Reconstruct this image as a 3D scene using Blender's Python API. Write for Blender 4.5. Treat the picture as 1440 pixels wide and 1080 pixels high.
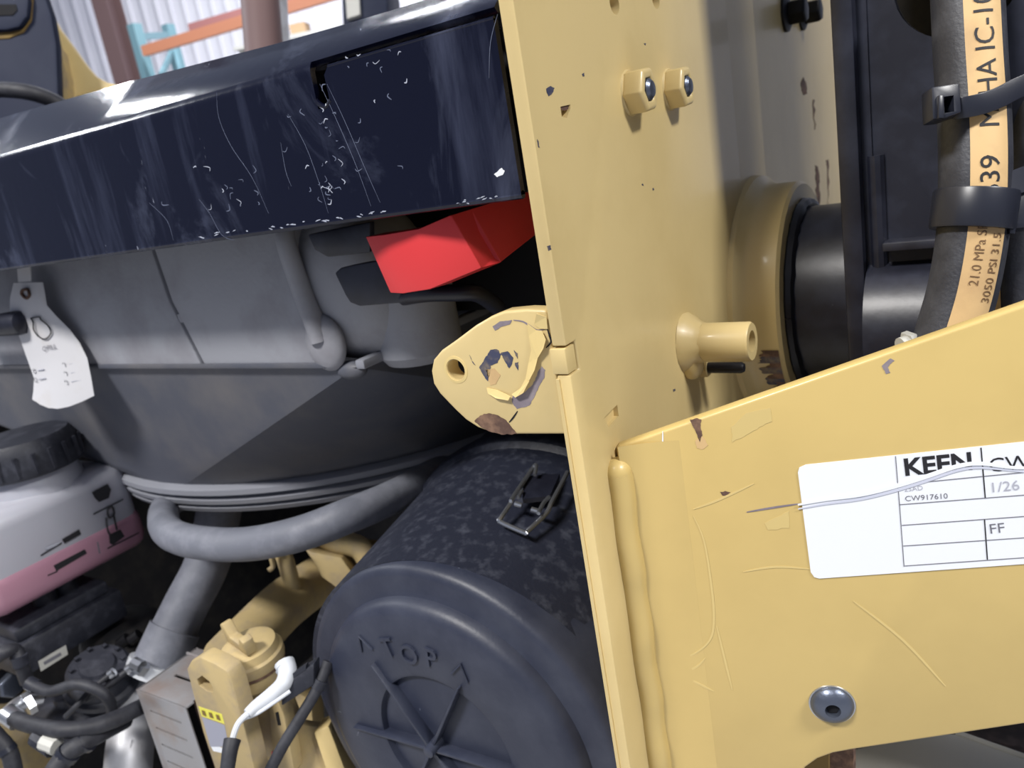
import bpy, bmesh, math, random
from mathutils import Vector as V, Matrix
random.seed(7)
for o in list(bpy.data.objects): bpy.data.objects.remove(o)
S = bpy.context.scene
COL = S.collection
# ------------------------------------------------------------------ camera
F = 1120.0
YAW, PIT, ROL = math.radians(34.5), math.radians(15.7), math.radians(9.85)
CAM = V((0, 0, 1.2))
f0 = V((-math.sin(YAW)*math.cos(PIT), math.cos(YAW)*math.cos(PIT), -math.sin(PIT)))
r0 = V((math.cos(YAW), math.sin(YAW), 0)); u0 = r0.cross(f0)
RR = math.cos(ROL)*r0 - math.sin(ROL)*u0
UU = math.sin(ROL)*r0 + math.cos(ROL)*u0
cd = bpy.data.cameras.new('camera'); co = bpy.data.objects.new('camera', cd); COL.objects.link(co)
co.matrix_world = Matrix(((RR.x, UU.x, -f0.x, CAM.x), (RR.y, UU.y, -f0.y, CAM.y), (RR.z, UU.z, -f0.z, CAM.z), (0, 0, 0, 1)))
cd.sensor_width = 36; cd.lens = F/1440*36; cd.clip_start = 0.01; cd.clip_end = 100
cd.dof.use_dof = True; cd.dof.focus_distance = 0.44; cd.dof.aperture_fstop = 12.0
S.camera = co
# ------------------------------------------------------------------ world, lamps, exposure
w = bpy.data.worlds.new('shop_ambient'); S.world = w; w.use_nodes = True
bg = w.node_tree.nodes['Background']; bg.inputs[0].default_value = (0.66, 0.75, 1.0, 1); bg.inputs[1].default_value = 0.23
def area(name, loc, target, sx, sy, power, col):
    l = bpy.data.lights.new(name, 'AREA'); l.shape = 'RECTANGLE'; l.size = sx; l.size_y = sy; l.energy = power; l.color = col
    o = bpy.data.objects.new(name, l); COL.objects.link(o); o.location = loc
    o.rotation_euler = (V(target)-V(loc)).to_track_quat('-Z', 'Y').to_euler()
    return o
area('high_bay_lamp_near', (-0.9, -2.2, 4.4), (-0.3, 0.4, 1.0), 1.0, 0.5, 190, (1.0, 0.97, 0.93))
area('high_bay_lamp_right', (3.0, 0.0, 4.2), (-0.2, 0.5, 1.1), 0.9, 0.5, 150, (1.0, 0.98, 0.95))
area('high_bay_lamp_left', (-5.64, 2.07, 4.6), (-3.6, 2.6, 0.5), 0.30, 0.20, 45, (0.95, 0.97, 1.0))
area('high_bay_lamp_row', (-6.3, -0.35, 4.6), (-1.5, 0.2, 0.8), 2.6, 0.3, 110, (0.93, 0.96, 1.0))
area('wall_fill_light', (-3.6, 4.2, 5.2), (-4.4, 6.2, 1.6), 1.4, 0.6, 260, (0.95, 0.96, 1.0))  # fill light added to brighten the back wall
VS = S.view_settings
VS.view_transform = 'Standard'; VS.look = 'None'; VS.exposure = 0.25; VS.gamma = 1.0; VS.use_curve_mapping = False

# ------------------------------------------------------------------ lens geometry helpers
def ray(x, y): return f0 + RR*((x-720)/F) - UU*((y-540)/F)
def D(x, y, d): return CAM + ray(x, y)*d
def on(x, y, ax, v):
    d = ray(x, y); return CAM + d*((v-CAM[ax])/d[ax])
def pl(x, y, p, n):
    d = ray(x, y); return CAM + d*((p-CAM).dot(n)/d.dot(n))
def depth(p): return (p-CAM).dot(f0)
X, Y, Z = V((1, 0, 0)), V((0, 1, 0)), V((0, 0, 1))
# ------------------------------------------------------------------ materials
MATS = {}
def mat(name, col, rough=0.5, metal=0.0, col2=None, scale=20, stretch=(1, 1, 1), lo=0.45, hi=0.65, bump=0.0, bscale=200,
        rough2=None, trans=0.0, coat=0.0, emit=None, spec=0.5, detail=6, fleck=None, fscale=300, fcut=0.72, alpha=1.0, sss=0.0, smear=None):
    m = bpy.data.materials.new(name); m.use_nodes = True
    nt = m.node_tree; b = nt.nodes['Principled BSDF']
    b.inputs['Base Color'].default_value = (*col, 1); b.inputs['Roughness'].default_value = rough
    b.inputs['Metallic'].default_value = metal; b.inputs['Transmission Weight'].default_value = trans
    b.inputs['Coat Weight'].default_value = coat; b.inputs['Specular IOR Level'].default_value = spec
    b.inputs['Alpha'].default_value = alpha
    b.inputs['Coat Roughness'].default_value = 0.12
    if sss: b.inputs['Subsurface Weight'].default_value = sss; b.inputs['Subsurface Radius'].default_value = (.02, .015, .015)
    geo = nt.nodes.new('ShaderNodeNewGeometry')
    mp = nt.nodes.new('ShaderNodeMapping'); mp.inputs['Scale'].default_value = stretch
    nt.links.new(geo.outputs['Position'], mp.inputs['Vector'])
    cur = None
    if col2:
        n = nt.nodes.new('ShaderNodeTexNoise'); n.inputs['Scale'].default_value = scale; n.inputs['Detail'].default_value = detail
        n.inputs['Roughness'].default_value = 0.6
        nt.links.new(mp.outputs[0], n.inputs['Vector'])
        r = nt.nodes.new('ShaderNodeMapRange'); r.inputs['From Min'].default_value = lo; r.inputs['From Max'].default_value = hi
        nt.links.new(n.outputs['Fac'], r.inputs['Value'])
        mx = nt.nodes.new('ShaderNodeMix'); mx.data_type = 'RGBA'
        mx.inputs['A'].default_value = (*col, 1); mx.inputs['B'].default_value = (*col2, 1)
        nt.links.new(r.outputs[0], mx.inputs['Factor'])
        cur = mx.outputs['Result']
        if rough2 is not None:
            r2 = nt.nodes.new('ShaderNodeMapRange'); r2.inputs['From Min'].default_value = lo; r2.inputs['From Max'].default_value = hi
            r2.inputs['To Min'].default_value = rough; r2.inputs['To Max'].default_value = rough2
            nt.links.new(n.outputs['Fac'], r2.inputs['Value']); nt.links.new(r2.outputs[0], b.inputs['Roughness'])
    if smear:
        n = nt.nodes.new('ShaderNodeTexNoise'); n.inputs['Scale'].default_value = smear[1]; n.inputs['Detail'].default_value = 7
        n.inputs['Distortion'].default_value = 0.8; n.inputs['Roughness'].default_value = 0.65
        m2 = nt.nodes.new('ShaderNodeMapping'); m2.inputs['Scale'].default_value = (1, 1, 0.55); m2.inputs['Rotation'].default_value = (0, 0.35, 0)
        nt.links.new(geo.outputs['Position'], m2.inputs['Vector']); nt.links.new(m2.outputs[0], n.inputs['Vector'])
        r = nt.nodes.new('ShaderNodeMapRange'); r.inputs['From Min'].default_value = 0.53; r.inputs['From Max'].default_value = 0.76; r.inputs['To Max'].default_value = 0.9
        nt.links.new(n.outputs['Fac'], r.inputs['Value'])
        mx = nt.nodes.new('ShaderNodeMix'); mx.data_type = 'RGBA'; mx.inputs['B'].default_value = (*smear[0], 1)
        nt.links.new(cur, mx.inputs['A']); nt.links.new(r.outputs[0], mx.inputs['Factor']); cur = mx.outputs['Result']
    if fleck:
        n = nt.nodes.new('ShaderNodeTexNoise'); n.inputs['Scale'].default_value = fscale; n.inputs['Detail'].default_value = 3
        n.inputs['Distortion'].default_value = 1.5
        nt.links.new(mp.outputs[0], n.inputs['Vector'])
        r = nt.nodes.new('ShaderNodeMapRange'); r.inputs['From Min'].default_value = fcut; r.inputs['From Max'].default_value = fcut+0.04
        nt.links.new(n.outputs['Fac'], r.inputs['Value'])
        mx = nt.nodes.new('ShaderNodeMix'); mx.data_type = 'RGBA'
        mx.inputs['A'].default_value = (*col, 1); mx.inputs['B'].default_value = (*fleck, 1)
        if cur: nt.links.new(cur, mx.inputs['A'])
        nt.links.new(r.outputs[0], mx.inputs['Factor']); cur = mx.outputs['Result']
    if cur: nt.links.new(cur, b.inputs['Base Color'])
    if bump:
        n = nt.nodes.new('ShaderNodeTexNoise'); n.inputs['Scale'].default_value = bscale; n.inputs['Detail'].default_value = 4
        nt.links.new(geo.outputs['Position'], n.inputs['Vector'])
        bp = nt.nodes.new('ShaderNodeBump'); bp.inputs['Strength'].default_value = bump; bp.inputs['Distance'].default_value = 0.001
        nt.links.new(n.outputs['Fac'], bp.inputs['Height']); nt.links.new(bp.outputs[0], b.inputs['Normal'])
    if emit: b.inputs['Emission Color'].default_value = (*emit[0], 1); b.inputs['Emission Strength'].default_value = emit[1]
    MATS[name] = m
    return m
YEL = mat('yellow_paint', (0.67, 0.52, 0.245), 0.40, col2=(0.62, 0.475, 0.215), scale=9, bump=0.12, bscale=90, coat=0.15, fleck=(0.16, 0.10, 0.06), fscale=170, fcut=0.80)
YELP = mat('yellow_panel_paint', (0.595, 0.44, 0.165), 0.38, col2=(0.55, 0.405, 0.15), scale=7, bump=0.10, bscale=70, coat=0.2)
YELD = mat('dusty_yellow_paint', (0.47, 0.36, 0.175), 0.6, col2=(0.36, 0.285, 0.18), scale=30, bump=0.2)
YELK = mat('grimy_yellow_paint', (0.20, 0.13, 0.035), 0.7, col2=(0.10, 0.065, 0.03), scale=12, bump=0.2)
PEEL = mat('peeled_yellow_paint', (0.70, 0.54, 0.235), 0.4)
PRIM = mat('bare_primer', (0.20, 0.17, 0.20), 0.6, col2=(0.28, 0.24, 0.26), scale=60)
RUST = mat('rusty_steel', (0.10, 0.055, 0.04), 0.75, col2=(0.24, 0.14, 0.09), scale=90, bump=0.4)
BLUECHIP = mat('dark_worn_steel', (0.05, 0.055, 0.10), 0.5, col2=(0.20, 0.16, 0.12), scale=150)
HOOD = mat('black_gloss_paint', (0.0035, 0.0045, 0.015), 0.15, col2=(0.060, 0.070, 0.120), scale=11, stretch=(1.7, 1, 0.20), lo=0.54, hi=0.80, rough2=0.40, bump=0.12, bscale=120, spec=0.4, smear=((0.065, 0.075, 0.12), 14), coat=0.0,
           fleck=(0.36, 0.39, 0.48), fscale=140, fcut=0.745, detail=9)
BLK = mat('black_satin_paint', (0.012, 0.013, 0.022), 0.38, col2=(0.025, 0.028, 0.045), scale=25, bump=0.12, bscale=120, fleck=(0.25, 0.26, 0.32), fscale=140, fcut=0.78)
PLAS = mat('black_plastic', (0.016, 0.018, 0.028), 0.55, col2=(0.045, 0.048, 0.065), scale=70, lo=0.48, hi=0.75, bump=0.25, bscale=400)
CANM = mat('dusty_canister_plastic', (0.018, 0.021, 0.036), 0.48, col2=(0.075, 0.082, 0.11), scale=95, lo=0.50, hi=0.78, bump=0.3, bscale=350, detail=8)
CANF = mat('canister_cap_plastic', (0.024, 0.029, 0.052), 0.46, col2=(0.05, 0.057, 0.085), scale=22, lo=0.42, hi=0.8, bump=0.15, bscale=300, fleck=(0.22, 0.24, 0.30), fscale=130, fcut=0.76)
GREY = mat('grey_cast_metal', (0.34, 0.35, 0.39), 0.6, col2=(0.26, 0.26, 0.29), scale=11, bump=0.25, bscale=250)
SHRD = mat('dusty_shroud_plastic', (0.085, 0.092, 0.118), 0.55, col2=(0.15, 0.145, 0.15), scale=9, lo=0.42, hi=0.72, bump=0.15, bscale=300)
RINGM = mat('shroud_ring_rubber', (0.26, 0.27, 0.31), 0.5)
RED = mat('red_plastic', (0.70, 0.045, 0.05), 0.42, bump=0.08, bscale=300, fleck=(0.8, 0.35, 0.35), fscale=160, fcut=0.80)
RUB = mat('grey_rubber_hose', (0.155, 0.165, 0.20), 0.55, col2=(0.21, 0.22, 0.26), scale=40, bump=0.2)
RUBB = mat('black_rubber', (0.018, 0.019, 0.026), 0.6, col2=(0.035, 0.037, 0.047), scale=50, bump=0.2)
HOSE = mat('hydraulic_hose_rubber', (0.026, 0.028, 0.038), 0.5, col2=(0.050, 0.053, 0.066), scale=45, bump=0.25, bscale=500)
STRI = mat('hose_stripe_tan', (0.62, 0.42, 0.20), 0.6, col2=(0.50, 0.33, 0.16), scale=25)
INK = mat('black_ink', (0.012, 0.012, 0.016), 0.6)
INKG = mat('faded_grey_ink', (0.16, 0.16, 0.19), 0.6)
INKL = mat('pale_grey_ink', (0.42, 0.43, 0.50), 0.6)
BRNINK = mat('brown_ink', (0.16, 0.09, 0.04), 0.6)
WHT = mat('white_label_film', (0.82, 0.85, 0.90), 0.4)
PAPER = mat('white_tag_paper', (0.62, 0.62, 0.65), 0.6, col2=(0.55, 0.52, 0.50), scale=18, lo=0.52, hi=0.8)
ZINC = mat('bright_zinc_band', (0.74, 0.77, 0.82), 0.35, metal=0.3)
STEEL = mat('zinc_steel', (0.52, 0.54, 0.58), 0.28, metal=0.9)
BOLTM = mat('dark_bolt_steel', (0.13, 0.15, 0.20), 0.35, metal=0.7, bump=0.2, bscale=400)
BLKOX = mat('black_oxide_steel', (0.012, 0.012, 0.016), 0.45, metal=0.3)
ALU = mat('aluminised_pipe', (0.55, 0.56, 0.60), 0.5, metal=0.35, col2=(0.42, 0.42, 0.44), scale=20)
SHLD = mat('heat_shield_steel', (0.40, 0.40, 0.42), 0.42, metal=0.5, col2=(0.36, 0.29, 0.26), scale=14, bump=0.1)
BOTT = mat('translucent_bottle_plastic', (0.52, 0.53, 0.60), 0.35, trans=0.25, sss=0.3)
COOL = mat('pink_coolant', (0.44, 0.23, 0.31), 0.3, trans=0.15)
DARK = mat('dark_iron_and_shade', (0.012, 0.012, 0.015), 0.7, col2=(0.030, 0.027, 0.026), scale=30)  # engine iron; also stands for shade on the bay walls
SLOT = mat('slot_and_shade_black', (0.006, 0.006, 0.008), 0.9)  # near-black for slots and cracks, and for shade behind gaps
TIE = mat('black_nylon', (0.016, 0.018, 0.028), 0.34)
WHTP = mat('white_sleeve', (0.60, 0.63, 0.68), 0.5)
CONC = mat('concrete_floor', (0.40, 0.40, 0.40), 0.6, col2=(0.32, 0.32, 0.33), scale=3)
WALLM = mat('white_wall_sheet', (0.80, 0.80, 0.86), 0.5, col2=(0.74, 0.74, 0.81), scale=1.5)
BRWN = mat('brown_column_paint', (0.125, 0.075, 0.075), 0.6)
ORNG = mat('orange_rack_paint', (0.55, 0.22, 0.12), 0.5)
REDB = mat('red_brown_rack_paint', (0.36, 0.15, 0.14), 0.5)
TEAL = mat('teal_rack_paint', (0.17, 0.31, 0.36), 0.5)
RUSTP = mat('brown_pipe_steel', (0.06, 0.042, 0.042), 0.55, metal=0.3, col2=(0.16, 0.10, 0.08), scale=20)
CABG = mat('blue_grey_plastic', (0.014, 0.019, 0.042), 0.65, col2=(0.020, 0.026, 0.050), scale=12, spec=0.25)
CARD = mat('brown_cardboard', (0.42, 0.28, 0.16), 0.8)
PALE = mat('pale_grey_plastic', (0.50, 0.50, 0.47), 0.55)
WELDM = YEL
MUD = mat('dark_track_rubber', (0.03, 0.025, 0.03), 0.8, col2=(0.06, 0.045, 0.05), scale=60)
STKY = mat('yellow_sticker', (0.80, 0.75, 0.10), 0.5)
STKG = mat('grey_sticker', (0.33, 0.34, 0.42), 0.5)

# ------------------------------------------------------------------ object builders
ORG = {}
def tag(o, label, cat, group=None, kind=None):
    if label: o['label'] = label
    if cat: o['category'] = cat
    if group: o['group'] = group
    if kind: o['kind'] = kind
    return o
def thing(name, label, cat, base, group=None, kind=None):
    o = bpy.data.objects.new(name, None); COL.objects.link(o); o.empty_display_size = 0.02
    o.location = base; ORG[o] = V(base)
    return tag(o, label, cat, group, kind)
def M(name, shape, m, parent=None, label=None, cat=None, group=None, kind=None, bevel=0, seg=2, sharp=35, flat=False, jitter=0, weld=False):
    vs, fs = shape
    if parent is not None: org = ORG[parent]
    else:
        org = V((sum(v[0] for v in vs)/len(vs), sum(v[1] for v in vs)/len(vs), min(v[2] for v in vs)))
    me = bpy.data.meshes.new(name)
    me.from_pydata([tuple(V(v)-org) for v in vs], [], fs)
    bm = bmesh.new(); bm.from_mesh(me)
    if weld: bmesh.ops.remove_doubles(bm, verts=bm.verts, dist=1e-6)
    bmesh.ops.recalc_face_normals(bm, faces=bm.faces)
    if bevel:
        ed = [e for e in bm.edges if len(e.link_faces) == 2 and e.calc_face_angle(0) > math.radians(28)]
        bmesh.ops.bevel(bm, geom=ed, offset=bevel, segments=seg, affect='EDGES', profile=0.5, clamp_overlap=True)
    if jitter:
        for v in bm.verts: v.co += V((random.uniform(-1, 1), random.uniform(-1, 1), random.uniform(-1, 1)))*jitter
    bm.to_mesh(me); bm.free()
    if not flat:
        for p in me.polygons: p.use_smooth = True
        me.set_sharp_from_angle(angle=math.radians(sharp))
    me.materials.append(m)
    o = bpy.data.objects.new(name, me); COL.objects.link(o)
    if parent is not None: o.parent = parent
    else: o.location = org
    ORG[o] = org
    if label or cat or group or kind: tag(o, label, cat, group, kind)
    return o
def prism(pts, vec):
    n = len(pts); vec = V(vec)
    vs = [V(p) for p in pts] + [V(p)+vec for p in pts]
    fs = [list(range(n)), list(range(2*n-1, n-1, -1))] + [[i, (i+1) % n, n+(i+1) % n, n+i] for i in range(n)]
    return vs, fs
def box(c, a, b, d):
    c, a, b, d = V(c), V(a)*0.5, V(b)*0.5, V(d)*0.5
    return prism([c-a-b-d, c+a-b-d, c+a+b-d, c-a+b-d], d*2)
def aabox(lo, hi):
    lo, hi = V(lo), V(hi); s = hi-lo
    return box((lo+hi)/2, X*s.x, Y*s.y, Z*s.z)
def cat_(*shapes):
    vs, fs = [], []
    for v, f in shapes:
        k = len(vs); vs += list(v); fs += [[i+k for i in q] for q in f]
    return vs, fs
def basis(ax):
    ax = V(ax).normalized(); t = Z if abs(ax.z) < 0.9 else X
    a = ax.cross(t).normalized(); return a, ax.cross(a).normalized()
def lathe(o, ax, prof, seg=40, phase=0.0):
    o = V(o); ax = V(ax).normalized(); a, b = basis(ax); vs, fs = [], []
    for h, r in prof:
        for i in range(seg):
            t = 2*math.pi*i/seg+phase; vs.append(o+ax*h+(a*math.cos(t)+b*math.sin(t))*max(r, 1e-5))
    for j in range(len(prof)-1):
        for i in range(seg):
            k = (i+1) % seg; fs.append([j*seg+i, j*seg+k, (j+1)*seg+k, (j+1)*seg+i])
    if prof[0] != prof[-1]:
        fs.append(list(range(seg))[::-1]); fs.append([(len(prof)-1)*seg+i for i in range(seg)])
    return vs, fs
def smoothpath(pts, n=6):
    pts = [V(p) for p in pts]; out = []
    for i in range(len(pts)-1):
        p0 = pts[max(i-1, 0)]; p1 = pts[i]; p2 = pts[i+1]; p3 = pts[min(i+2, len(pts)-1)]
        for k in range(n):
            t = k/n
            out.append(0.5*((2*p1)+(p2-p0)*t+(2*p0-5*p1+4*p2-p3)*t*t+(3*p1-p0-3*p2+p3)*t**3))
    out.append(pts[-1]); return out
def frames(path, ref=None):
    fr = []; prev = None
    for i in range(len(path)):
        t = (path[min(i+1, len(path)-1)]-path[max(i-1, 0)]).normalized()
        if prev is None:
            a = (V(ref) - t*V(ref).dot(t)).normalized() if ref is not None else basis(t)[0]
        else: a = (prev - t*prev.dot(t)).normalized()
        prev = a; fr.append((t, a, t.cross(a)))
    return fr
def tube(pts, r, seg=14, n=6, wob=0, sm=True, sx=1.0, ref=None, caps=True):
    path = smoothpath(pts, n) if sm and len(pts) > 2 else [V(p) for p in pts]
    fr = frames(path, ref); vs, fs = [], []; N = len(path)
    for i, p in enumerate(path):
        q = r if not isinstance(r, (list, tuple)) else r[0]+(r[1]-r[0])*i/(N-1)
        q *= 1+wob*random.uniform(-1, 1)
        t, a, b = fr[i]
        for k in range(seg):
            th = 2*math.pi*k/seg; vs.append(p+a*math.cos(th)*q*sx+b*math.sin(th)*q)
    for j in range(N-1):
        for k in range(seg):
            l = (k+1) % seg; fs.append([j*seg+k, j*seg+l, (j+1)*seg+l, (j+1)*seg+k])
    if caps: fs += [list(range(seg))[::-1], [(N-1)*seg+k for k in range(seg)]]
    return vs, fs
def capsule_prof(L, r):
    pr = []
    for k in range(7): t = math.pi/2*k/6; pr.append((r-r*math.cos(t), r*math.sin(t)))
    for k in range(7): t = math.pi/2*k/6; pr.append((L-r+r*math.sin(t), r*math.cos(t)))
    return pr
def ellipsoid(c, a, b, d, nu=24, nv=14, e=1.0):
    vs, fs = [], []; c = V(c)
    sp = lambda q: math.copysign(abs(q)**e, q)
    for j in range(nv+1):
        ph = -math.pi/2+math.pi*j/nv
        for i in range(nu):
            th = 2*math.pi*i/nu
            vs.append(c+V(a)*sp(math.cos(ph))*sp(math.cos(th))+V(b)*sp(math.cos(ph))*sp(math.sin(th))+V(d)*sp(math.sin(ph)))
    for j in range(nv):
        for i in range(nu):
            k = (i+1) % nu; fs.append([j*nu+i, j*nu+k, (j+1)*nu+k, (j+1)*nu+i])
    return vs, fs
def cut(o, shapes):
    """carve holes out of a mesh, then drop the cutters"""
    cs = []
    for s in shapes:
        c = M('cutter', s, SLOT, flat=True); cs.append(c)
        md = o.modifiers.new('b', 'BOOLEAN'); md.operation = 'DIFFERENCE'; md.object = c; md.solver = 'EXACT'
    dg = bpy.context.evaluated_depsgraph_get(); dg.update()
    me = bpy.data.meshes.new_from_object(o.evaluated_get(dg)); o.modifiers.clear()
    old = o.data; mt = old.materials[0]; o.data = me; me.materials.clear(); me.materials.append(mt)
    for p in me.polygons: p.use_smooth = True; p.material_index = 0
    me.set_sharp_from_angle(angle=math.radians(35))
    for c in cs:
        q = c.data; bpy.data.objects.remove(c); bpy.data.meshes.remove(q); 
    return o
def text(s, size, fn, extrude=0.0, align='CENTER', offset=0.0, fine=False):
    """flat lettering as a mesh; fn maps (u, v, w) in metres to a point in the place"""
    cu = bpy.data.curves.new('lettering', 'FONT'); cu.body = s; cu.size = size; cu.align_x = align; cu.align_y = 'CENTER'
    cu.extrude = extrude; cu.resolution_u = 3; cu.offset = offset
    o = bpy.data.objects.new('lettering', cu); COL.objects.link(o)
    dg = bpy.context.evaluated_depsgraph_get(); dg.update()
    me = bpy.data.meshes.new_from_object(o.evaluated_get(dg))
    if fine:
        bm = bmesh.new(); bm.from_mesh(me); bmesh.ops.triangulate(bm, faces=bm.faces)
        for _ in range(4):
            ed = [e for e in bm.edges if e.calc_length() > size*0.12]
            if not ed: break
            bmesh.ops.subdivide_edges(bm, edges=ed, cuts=1); bmesh.ops.triangulate(bm, faces=bm.faces)
        bm.to_mesh(me); bm.free()
    vs = [fn(v.co.x, v.co.y, v.co.z) for v in me.vertices]; fs = [list(p.vertices) for p in me.polygons]
    bpy.data.objects.remove(o); bpy.data.curves.remove(cu); bpy.data.meshes.remove(me)
    return vs, fs
def flake(px, P, n, m, parent, name='paint_chip', lift=0.00006, thick=0.0001):
    """a thin irregular patch lying on a surface; P maps a pixel to the surface"""
    n = V(n).normalized(); q = []
    if name in ('paint_chip', 'bare_patch', 'scuff'):
        for i in range(len(px)):
            a, b = px[i], px[(i+1) % len(px)]; L = math.hypot(b[0]-a[0], b[1]-a[1]); k = max(1, min(6, int(L/2.5)))
            for j in range(k):
                t = j/k; e = 0.22*L/k*(1 if j else 0.5)
                q.append((a[0]+(b[0]-a[0])*t+random.uniform(-e, e), a[1]+(b[1]-a[1])*t+random.uniform(-e, e)))
        px = q
    pts = [P(x, y)+n*lift for x, y in px]
    return M(name, prism(pts, n*thick), m, parent, flat=True)

# ================================================================== SETTING
XP = D(893, 130, 0.48).x            # inner face of the upright plate
YE = 0.3475                         # its near edge
M('floor', aabox((-14, -6, -0.05), (8, 14, 0)), CONC, label='grey concrete workshop floor far below the machine', cat='floor', kind='structure')
def corrugated(p0, p1, z0, z1, pitch=0.16, dep=0.035):
    d = (p1-p0); L = d.length; d.normalize(); n = V((-d.y, d.x, 0)); vs, fs = [], []; k = 0
    prof = [(0, 0), (0.68, 0), (0.76, 1), (0.92, 1)]
    xs = []
    s = 0
    while s < L:
        for a, h in prof: xs.append((s+a*pitch, h*dep))
        s += pitch
    for a, h in xs:
        for z in (z0, z1): vs.append(p0+d*a-n*h+Z*z)
    for i in range(len(xs)-1): fs.append([2*i, 2*i+2, 2*i+3, 2*i+1])
    return vs, fs
W0, W1 = D(-260, 60, 9.5), D(900, -150, 8.0)
wd = (W1-W0); wd.z = 0
M('wall_back', corrugated(V((W0.x, W0.y, 0))-wd*0.6, V((W1.x, W1.y, 0))+wd*0.6, 0, 6.0), WALLM, label='white ribbed sheet-metal workshop wall far behind the machine', cat='wall', kind='structure', flat=True)
# steel column: an I-section standing against the wall
def beam_between(a, b, wid, hgt, up=Z):
    a, b = V(a), V(b); t = (b-a); s = t.normalized().cross(up).normalized(); u = s.cross(t.normalized())
    return box((a+b)/2, t, s*wid, u*hgt)
cb = on(166, 60, 1, D(166, 60, 7.6).y)
ct = thing('steel_column', 'brown steel I-beam column standing against the white wall', 'column', (cb.x, cb.y, 0))
wv = wd.normalized(); nv = V((-wv.y, wv.x, 0))
for s in (-1, 1):
    M('flange', box((cb.x+nv.x*0.12*s, cb.y+nv.y*0.12*s, 2.6), wv*0.15, nv*0.02, Z*5.2), BRWN, ct)
M('web', box((cb.x, cb.y, 2.6), wv*0.02, nv*0.22, Z*5.2), BRWN, ct)
# pallet rack
zb = D(205, 76, 6.2).z
ra, rb = D(203, 72, 6.2), on(500, -18, 2, D(203, 72, 6.2).z)
rk = thing('pallet_rack', 'orange and teal pallet rack in front of the white wall', 'rack', (ra.x, ra.y, 0))
ext = (rb-ra)
M('beam', beam_between(ra, rb+ext*0.3, 0.05, 0.075), ORNG, rk)
ra2 = D(268, 40, 6.9); rb2 = on(480, -22, 2, ra2.z)
M('beam', beam_between(ra2, rb2+(rb2-ra2)*0.5, 0.05, 0.07), REDB, rk)
for (x, y, d) in ((190, 40, 6.25), (237, 40, 6.9)):
    q = D(x, y, d); M('upright', aabox((q.x-0.04, q.y-0.04, 0), (q.x+0.04, q.y+0.04, q.z+0.03)), TEAL, rk)
qa, qb = D(193, 52, 6.25), D(237, 49, 6.9)
M('frame_tie', beam_between(qa, qb, 0.04, 0.05), TEAL, rk)
qa, qb = D(226, 108, 6.25), D(245, 66, 6.9)
M('brace', beam_between(qa, qb, 0.03, 0.04), TEAL, rk)
qa, qb = D(244, 62, 6.9), D(256, 110, 6.5)
M('brace', beam_between(qa, qb, 0.03, 0.04), TEAL, rk)
# shelf and cartons under the beam
sz = D(425, 53, 6.6).z
q = D(425, 53, 6.6); sh = thing('storage_shelf', 'white shelf board carrying the carton behind the brown pipe', 'shelf', (q.x, q.y, 0))
M('board', box((q.x, q.y, sz-0.02), wv*1.0, nv*0.5, Z*0.03), PALE, sh)
for s in (-0.46, 0.46): M('leg', box((q.x+wv.x*s, q.y+wv.y*s, (sz-0.03)/2), wv*0.04, nv*0.4, Z*(sz-0.03)), PALE, sh)
cbx = thing('carton', 'brown cardboard carton on the far shelf beside the pipe', 'box', (q.x, q.y, sz-0.005))
M('body', box((q.x, q.y, sz+0.05), wv*0.13, nv*0.13, Z*0.11), CARD, cbx)
M('tape', box((q.x, q.y, sz+0.107), wv*0.03, nv*0.13, Z*0.003), PALE, cbx)
q2 = q - wv*0.17
cb2 = thing('parts_bin', 'small blue-grey parts bin left of the far carton', 'bin', (q2.x, q2.y, sz-0.005))
M('body', box((q2.x, q2.y, sz+0.045), wv*0.1, nv*0.12, Z*0.10), CABG, cb2); M('lip', box((q2.x, q2.y, sz+0.098), wv*0.11, nv*0.13, Z*0.01), CABG, cb2)

# ================================================================== ENGINE BAY SHELL
bay = thing('engine_bay', 'engine bay walls coloured near-black as shade behind the hoses and bottle', 'engine bay', (-0.8, 0.9, 0.12))
M('side_wall', aabox((-1.46, 0.42, 0.12), (-1.44, 1.6, 1.10)), DARK, bay)  # near-black instead of yellow: the bay's shade is put into the colour
M('bulkhead', aabox((-1.44, 1.58, 0.12), (XP-0.012, 1.6, 1.26)), DARK, bay)
M('floor_pan', aabox((-1.44, 0.42, 0.12), (XP-0.012, 1.58, 0.14)), DARK, bay)
blk = thing('engine_block', 'dark cast engine block deep inside the bay', 'engine', (-0.85, 1.15, 0.14))
M('block', aabox((-1.15, 0.98, 0.14), (-0.42, 1.4, 0.66)), DARK, blk, bevel=0.02)
M('head', aabox((-1.10, 1.02, 0.66), (-0.46, 1.36, 0.76)), DARK, blk, bevel=0.015)
for i in range(4): M('head_bolt', lathe((-1.02+0.16*i, 1.1, 0.76), Z, [(0, 0.014), (0.012, 0.014)], 6), BLKOX, blk)

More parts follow.
